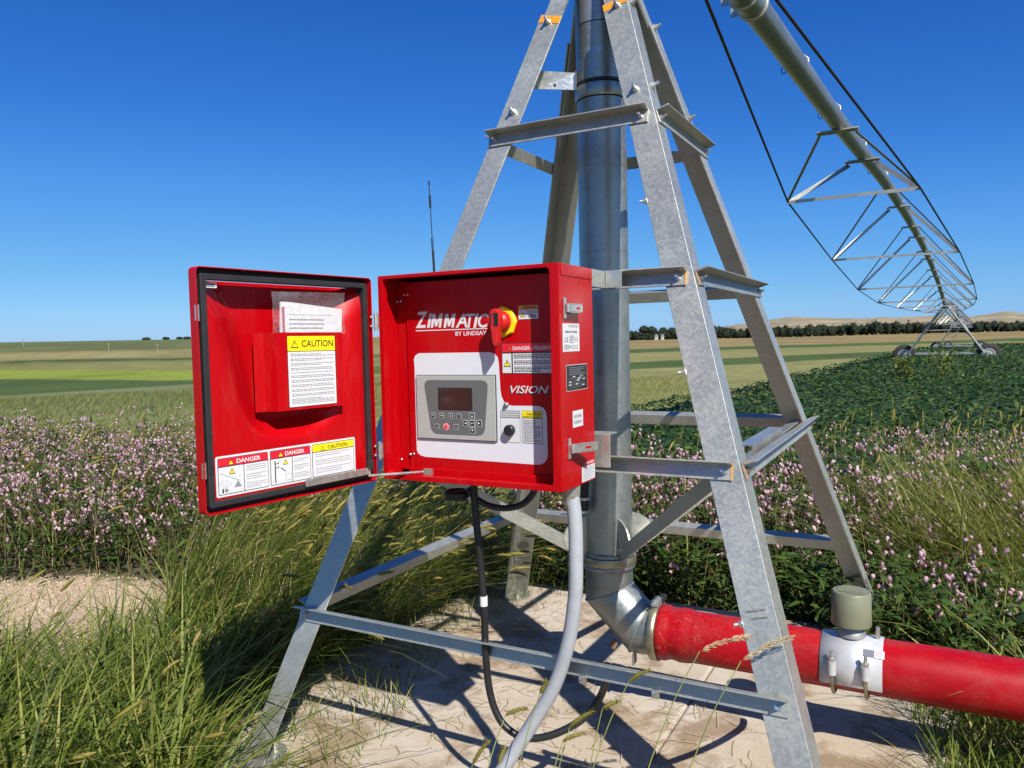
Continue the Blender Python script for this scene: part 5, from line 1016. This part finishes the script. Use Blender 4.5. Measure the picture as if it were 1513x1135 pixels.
# ------------------------------------------------------------------ far trees, buildings, poles
def crown(acc, c, rx, rz, n, sz, tint=(0, 1)):
    d = rng.normal(size=(n, 3)); d /= np.linalg.norm(d, axis=1, keepdims=True); B = np.array(c)+d*np.array([rx, rx, rz])*(.55+.5*rng.random((n, 1))**.5)*(.85+.3*rng.random((n, 1)))
    th = np.linspace(-1, 1, 7); acc.spindle((np.array(c)[None]+np.column_stack([0*th, 0*th, th*rz*.92]))[None], (rx*.95*np.sqrt(np.clip(1.02-th**2, .02, 1)))[None]*(.85+.3*rng.random((1, 7))), np.array([.15]), 'tree_leaf', 8)
    leaves(acc, B, U(0, 6.28, n), U(-.6, 1.2, n), U(.5, 1.3, n)*sz, U(.4, 1.0, n)*sz, np.clip(U(*tint, n), 0, 1), 'tree_leaf', (.4, 1, .8, .15), .2)
acc = Acc()
for az in np.arange(6.5, 46, .17):
    r = 760+70*rng.random()+(az-8)*4; x, y = unpolar(r, az+rng.random()*.15); g = float(height(np.array([x]), np.array([y]))[0]); hgt = 6.5+6*vnoise(np.array([az*1.1]), np.array([.5]), 51)[0]+3.5*rng.random()**2
    if 8 < az < 12.5: hgt *= .75
    if az > 27: hgt *= .9
    crown(acc, (x, y, g+hgt*.5), 2.6+1.6*rng.random(), hgt*.52, 84, 2.0)
stuff(acc, 'tree_line', 'long dark belt of trees along the far edge of the fields', 'trees')
TLAB = ['leftmost round tree of the far clump beside the tan bluff', 'tallest dark tree of the far clump', 'broad tree just right of the tallest in the far clump', 'low tree above the small white farmhouse', 'rightmost tree of the far clump']
for (tx, ty, hgt, rx), lab in zip(((935, 489, 5, 3), (953, 483, 11, 6), (964, 485, 10, 6), (981, 487, 8.5, 5), (994, 488, 8, 5)), TLAB):
    az = math.degrees(math.atan((tx-756.5)/F_PX)); x, y = unpolar(880., az); g = float(height(np.array([x]), np.array([y]))[0])+4.5
    root = thing('broad_tree', (x, y, g-3), lab, 'tree', 'clump of trees at the left end of the far belt'); acc = Acc(); crown(acc, (x, y, g+hgt*.55), rx, hgt*.5, 260, 1.3); acc.build('crown', root); b = MB(); b.tube([(x, y, g-5), (x, y, g+hgt*.6)], [.35, .15], 'bark', 8); b.build('trunk', root)
for (hx, hy, w_, lab) in ((971, 490.5, 2.2, 'small white farmhouse left of its twin in front of the far trees'), (980, 491, 1.8, 'small white shed right of the farmhouse before the far trees')):
    az = math.degrees(math.atan((hx-756.5)/F_PX)); x, y = unpolar(750., az); g = float(height(np.array([x]), np.array([y]))[0]); root = thing('farm_building', (x, y, g), lab, 'building'); gz = g+.6
    b = MB(); b.box((x, y, (g-1+gz+3.2)/2), (w_, 4, gz+3.2-g+1), 'house_white'); b.build('wall', root); b = MB(); b.prism([(x-w_/2-.3, y-2.3, gz+3.2), (x+w_/2+.3, y-2.3, gz+3.2), (x, y-2.3, gz+5)], (0, 4.6, 0), 'roof_grey'); b.build('roof', root)
for pxx, pyb, lab in ((35, 512, 'leftmost thin utility pole on the green hillside'), (161, 520.5, 'middle utility pole on the hillside left of the door'), (233, 521, 'utility pole on the hillside nearest the door')):
    d = ray(pxx, pyb); az = math.degrees(math.atan2(d.x*RT2[0]+d.y*RT2[1], d.x*FW2[0]+d.y*FW2[1])); rq = np.linspace(250, 690, 400); xs, ys = unpolar(rq, np.full(400, az)); zs = height(xs, ys); _, pv = project(np.column_stack([xs, ys, zs])); k = int(np.argmin(np.abs(pv-pyb))); p = Vector((xs[k], ys[k], zs[k]))
    root = thing('utility_pole', p, lab, 'utility pole', 'utility poles on the hillside'); b = MB(); b.tube([p-Vector((0, 0, .6)), p+Vector((0, 0, 4.6))], [.16, .11], 'wood_pole', 8); b.build('pole', root); b = MB(); b.box(p+Vector((0, 0, 4.2)), (1.6, .12, .12), 'wood_pole', (Vector((RT2[0], RT2[1], 0)), Vector((FW2[0], FW2[1], 0)), Vector((0, 0, 1)))); b.build('cross_arm', root)
SL = ['dark shrub on the tan hilltop nearest the door', 'second dark shrub below the tan hilltop', 'low shrub on the ridge left of the tan hilltop', 'flat shrub lying farther left along the ridge']
for (sx_, sz_, rx), lab in zip(((279, 12.8, 3.2), (268, 11.6, 2.6), (248, 12.0, 3.0), (219, 12.2, 3.6)), SL):
    az = math.degrees(math.atan((sx_-756.5)/F_PX)); x, y = unpolar(715., az); g = float(height(np.array([x]), np.array([y]))[0]); root = thing('hill_shrub', (x, y, g), lab, 'shrub', 'shrubs along the hilltop'); acc = Acc(); crown(acc, (x, y, g+.9), rx, 1.4, 90, .9); acc.build('crown', root); b = MB(); b.tube([(x, y, g-.4), (x, y, g+1)], .15, 'bark', 6); b.build('stem', root)

# ------------------------------------------------------------------ single stalks close to the camera
def stalk(base_px, heads, label, grp, fat=1.0, kind='fox', bz=0.0):
    Bp = G(*base_px, bz); pl = CF.copy(); (hx0, hy0), (hx1, hy1) = heads
    p0 = hit(hx0, hy0, Bp, CF); p1 = hit(hx1, hy1, Bp, CF)
    root = thing('foxtail_stalk' if kind == 'fox' else 'grass_stalk', Bp, label, 'grass stalk', grp)
    mid = Bp*.35+p0*.65+Vector((0, 0, .10*(p0-Bp).length)); path = rings([Bp-Vector((0, 0, .02)), Bp*.7+mid*.3+Vector((0, 0, .05)), mid, p0], 5)
    b = MB(); b.tube(path, [.0024-.0011*i/len(path) for i in range(len(path))], 'stalk_green', 6); b.build('stem', root)
    acc = Acc(); k = 8; t = np.linspace(0, 1, k); A_ = np.array(p0); D_ = np.array(p1-p0); L_ = np.linalg.norm(D_); HC = A_[None]+D_[None]*t[:, None]; HC[:, 2] += .07*L_*np.sin(t*np.pi); HC = HC[None]; d = D_/L_
    if kind == 'fox':
        acc.spindle(HC, fat*.0058*np.array([.4, .8, 1, 1, .95, .85, .6, .2])[None], np.array([rng.random()*.8]), 'foxtail_head', 8); m_ = 170
        f = rng.random(m_)*(k-1); i0 = f.astype(int); B = HC[0][i0]+(HC[0][np.minimum(i0+1, k-1)]-HC[0][i0])*(f-i0)[:, None]; rv = rng.normal(size=(m_, 3)); rv -= d*(rv@d)[:, None]; rv /= np.linalg.norm(rv, axis=1, keepdims=True); ds = rv*.7+d*.7
        C2 = np.stack([B+rv*.003, B+rv*.003+ds*U(.009, .016, m_)[:, None]], 1); sd = np.cross(ds, d); sd /= np.linalg.norm(sd, axis=1, keepdims=True); acc.ribbon(C2, sd, np.tile([.0007, .00015], (m_, 1)), U(.2, .9, m_), 'foxtail_head')
    else:
        m_ = 110; f = rng.random(m_)*(k-1); i0 = f.astype(int); B = HC[0][i0]+(HC[0][np.minimum(i0+1, k-1)]-HC[0][i0])*(f-i0)[:, None]; rv = rng.normal(size=(m_, 3)); rv -= d*(rv@d)[:, None]; rv /= np.linalg.norm(rv, axis=1, keepdims=True); ds = rv*.35+d*.9
        C2 = np.stack([B+ds*U(.0, .012, m_)[:, None], B+ds*U(.016, .03, m_)[:, None]], 1); C3 = np.stack([C2[:, 0], C2.mean(1), C2[:, 1]], 1); acc.spindle(C3, np.tile([.0004, .0016, .0003], (m_, 1)), U(.3, 1, m_), 'dry_straw', 4)
    acc.build('seed_head', root)
mat('stalk_green', (.20, .23, .06), .6, 0, .3, 8)
for base, h0, h1, lb in (((345, 1015), (475, 884), (509, 876), 'long upper left foxtail head pointing right above the bottom brace'), ((360, 1005), (519, 881), (548, 877), 'uppermost right foxtail head above the bottom brace'), ((350, 1030), (517, 902), (555, 912), 'foxtail head drooping right onto the top of the bottom brace'), ((372, 1030), (477, 910), (493, 918), 'short foxtail head hanging down where brace meets the front leg'), ((330, 1040), (401, 933), (429, 931), 'lone foxtail head farthest left, in front of the front leg'), ((365, 1020), (513, 892), (543, 888), 'foxtail head just under the uppermost right one above the brace'), ((340, 1060), (473, 903), (493, 900), 'small level foxtail head against the front leg above the brace')):
    stalk(base, (h0, h1), lb, 'foxtails over the bottom brace')
for base, h0, h1, lb in (((740, 1290), (798, 1025), (808, 1008), 'upright foxtail stalk beside the grey conduit, highest left of it'), ((690, 1290), (747, 1057), (779, 1047), 'foxtail head lying level inside the black cable loop'), ((800, 1300), (842, 1074), (877, 1051), 'foxtail stalk rising over the right end of the cable loop'), ((830, 1320), (929, 1007), (961, 990), 'tallest foxtail stalk, its head against the bottom brace'), ((780, 1330), (832, 1095), (864, 1084), 'low foxtail head just below the black cable loop'), ((660, 1320), (698, 1131), (721, 1096), 'foxtail head farthest left at the bottom edge of the concrete'), ((720, 1310), (737, 1128), (746, 1105), 'upright foxtail head touching the foot of the grey conduit'), ((850, 1310), (890, 1047), (917, 1036), 'foxtail stalk between the cable loop and the tallest stalk')):
    stalk(base, (h0, h1), lb, 'foxtails in front of the concrete')
stalk((905, 1330), ((1034, 962), (1102, 944)), 'pale feathery grass stalk crossing the red pipe left of the leg', None, kind='pan')
stalk((960, 1340), ((1095, 977), (1166, 945)), 'pale feathery grass stalk crossing in front of the near leg', None, kind='pan')
# straw and grass litter on the pad
acc = Acc(); P = scatter([(-1.4, -1.4), (.9, -1.4), (.9, -.2), (-.2, .6), (-.6, 1.2), (-1.4, 1.3)], 900); P[:, 2] = .004+.008*rng.random(len(P)); n = len(P); a = U(0, 6.28, n); ln = U(.03, .16, n); d = np.stack([np.cos(a), np.sin(a), U(-.02, .05, n)], -1); t = np.linspace(-.5, .5, 4)
C = P[:, None]+d[:, None]*(ln[:, None]*t[None])[..., None]; C[..., :2] += (rng.normal(size=(n, 4, 2))*.006); C[..., 2] = np.maximum(C[..., 2], .003); acc.ribbon(C, np.stack([-np.sin(a), np.cos(a), 0*a], -1), np.full((n, 4), .0014), U(0, 1, n), 'dry_straw')
P = scatter([(-1.45, -1.42), (-.2, -1.42), (-.6, -1.0), (-1.0, .2), (-.9, 1.1), (-.3, 1.25), (-1.45, 1.4)], 1100); P[:, 2] = 0; grass(acc, P, .03, .16, .003, .006, 3.14, tint=(.1, 1))
stuff(acc, 'straw_litter', 'dry straw and grass bits strewn over the concrete pad', 'straw')
acc = Acc(); P = scatter(SANDP, 5500); n = len(P); P[:, 2] += .002; s_ = U(.003, .012, n)**1.0; T0 = np.stack([P-np.array([0, 0, 1])*s_[:, None]*.6, P, P+np.array([0, 0, 1])*s_[:, None]*.6], 1); T0 += rng.normal(size=T0.shape)*.001; acc.spindle(T0, s_[:, None]*np.array([.5, 1, .4])[None], U(0, 1, n), 'gravel_stone', 4)
stuff(acc, 'gravel', 'pinkish gravel scattered on the sandy patch at left', 'gravel')
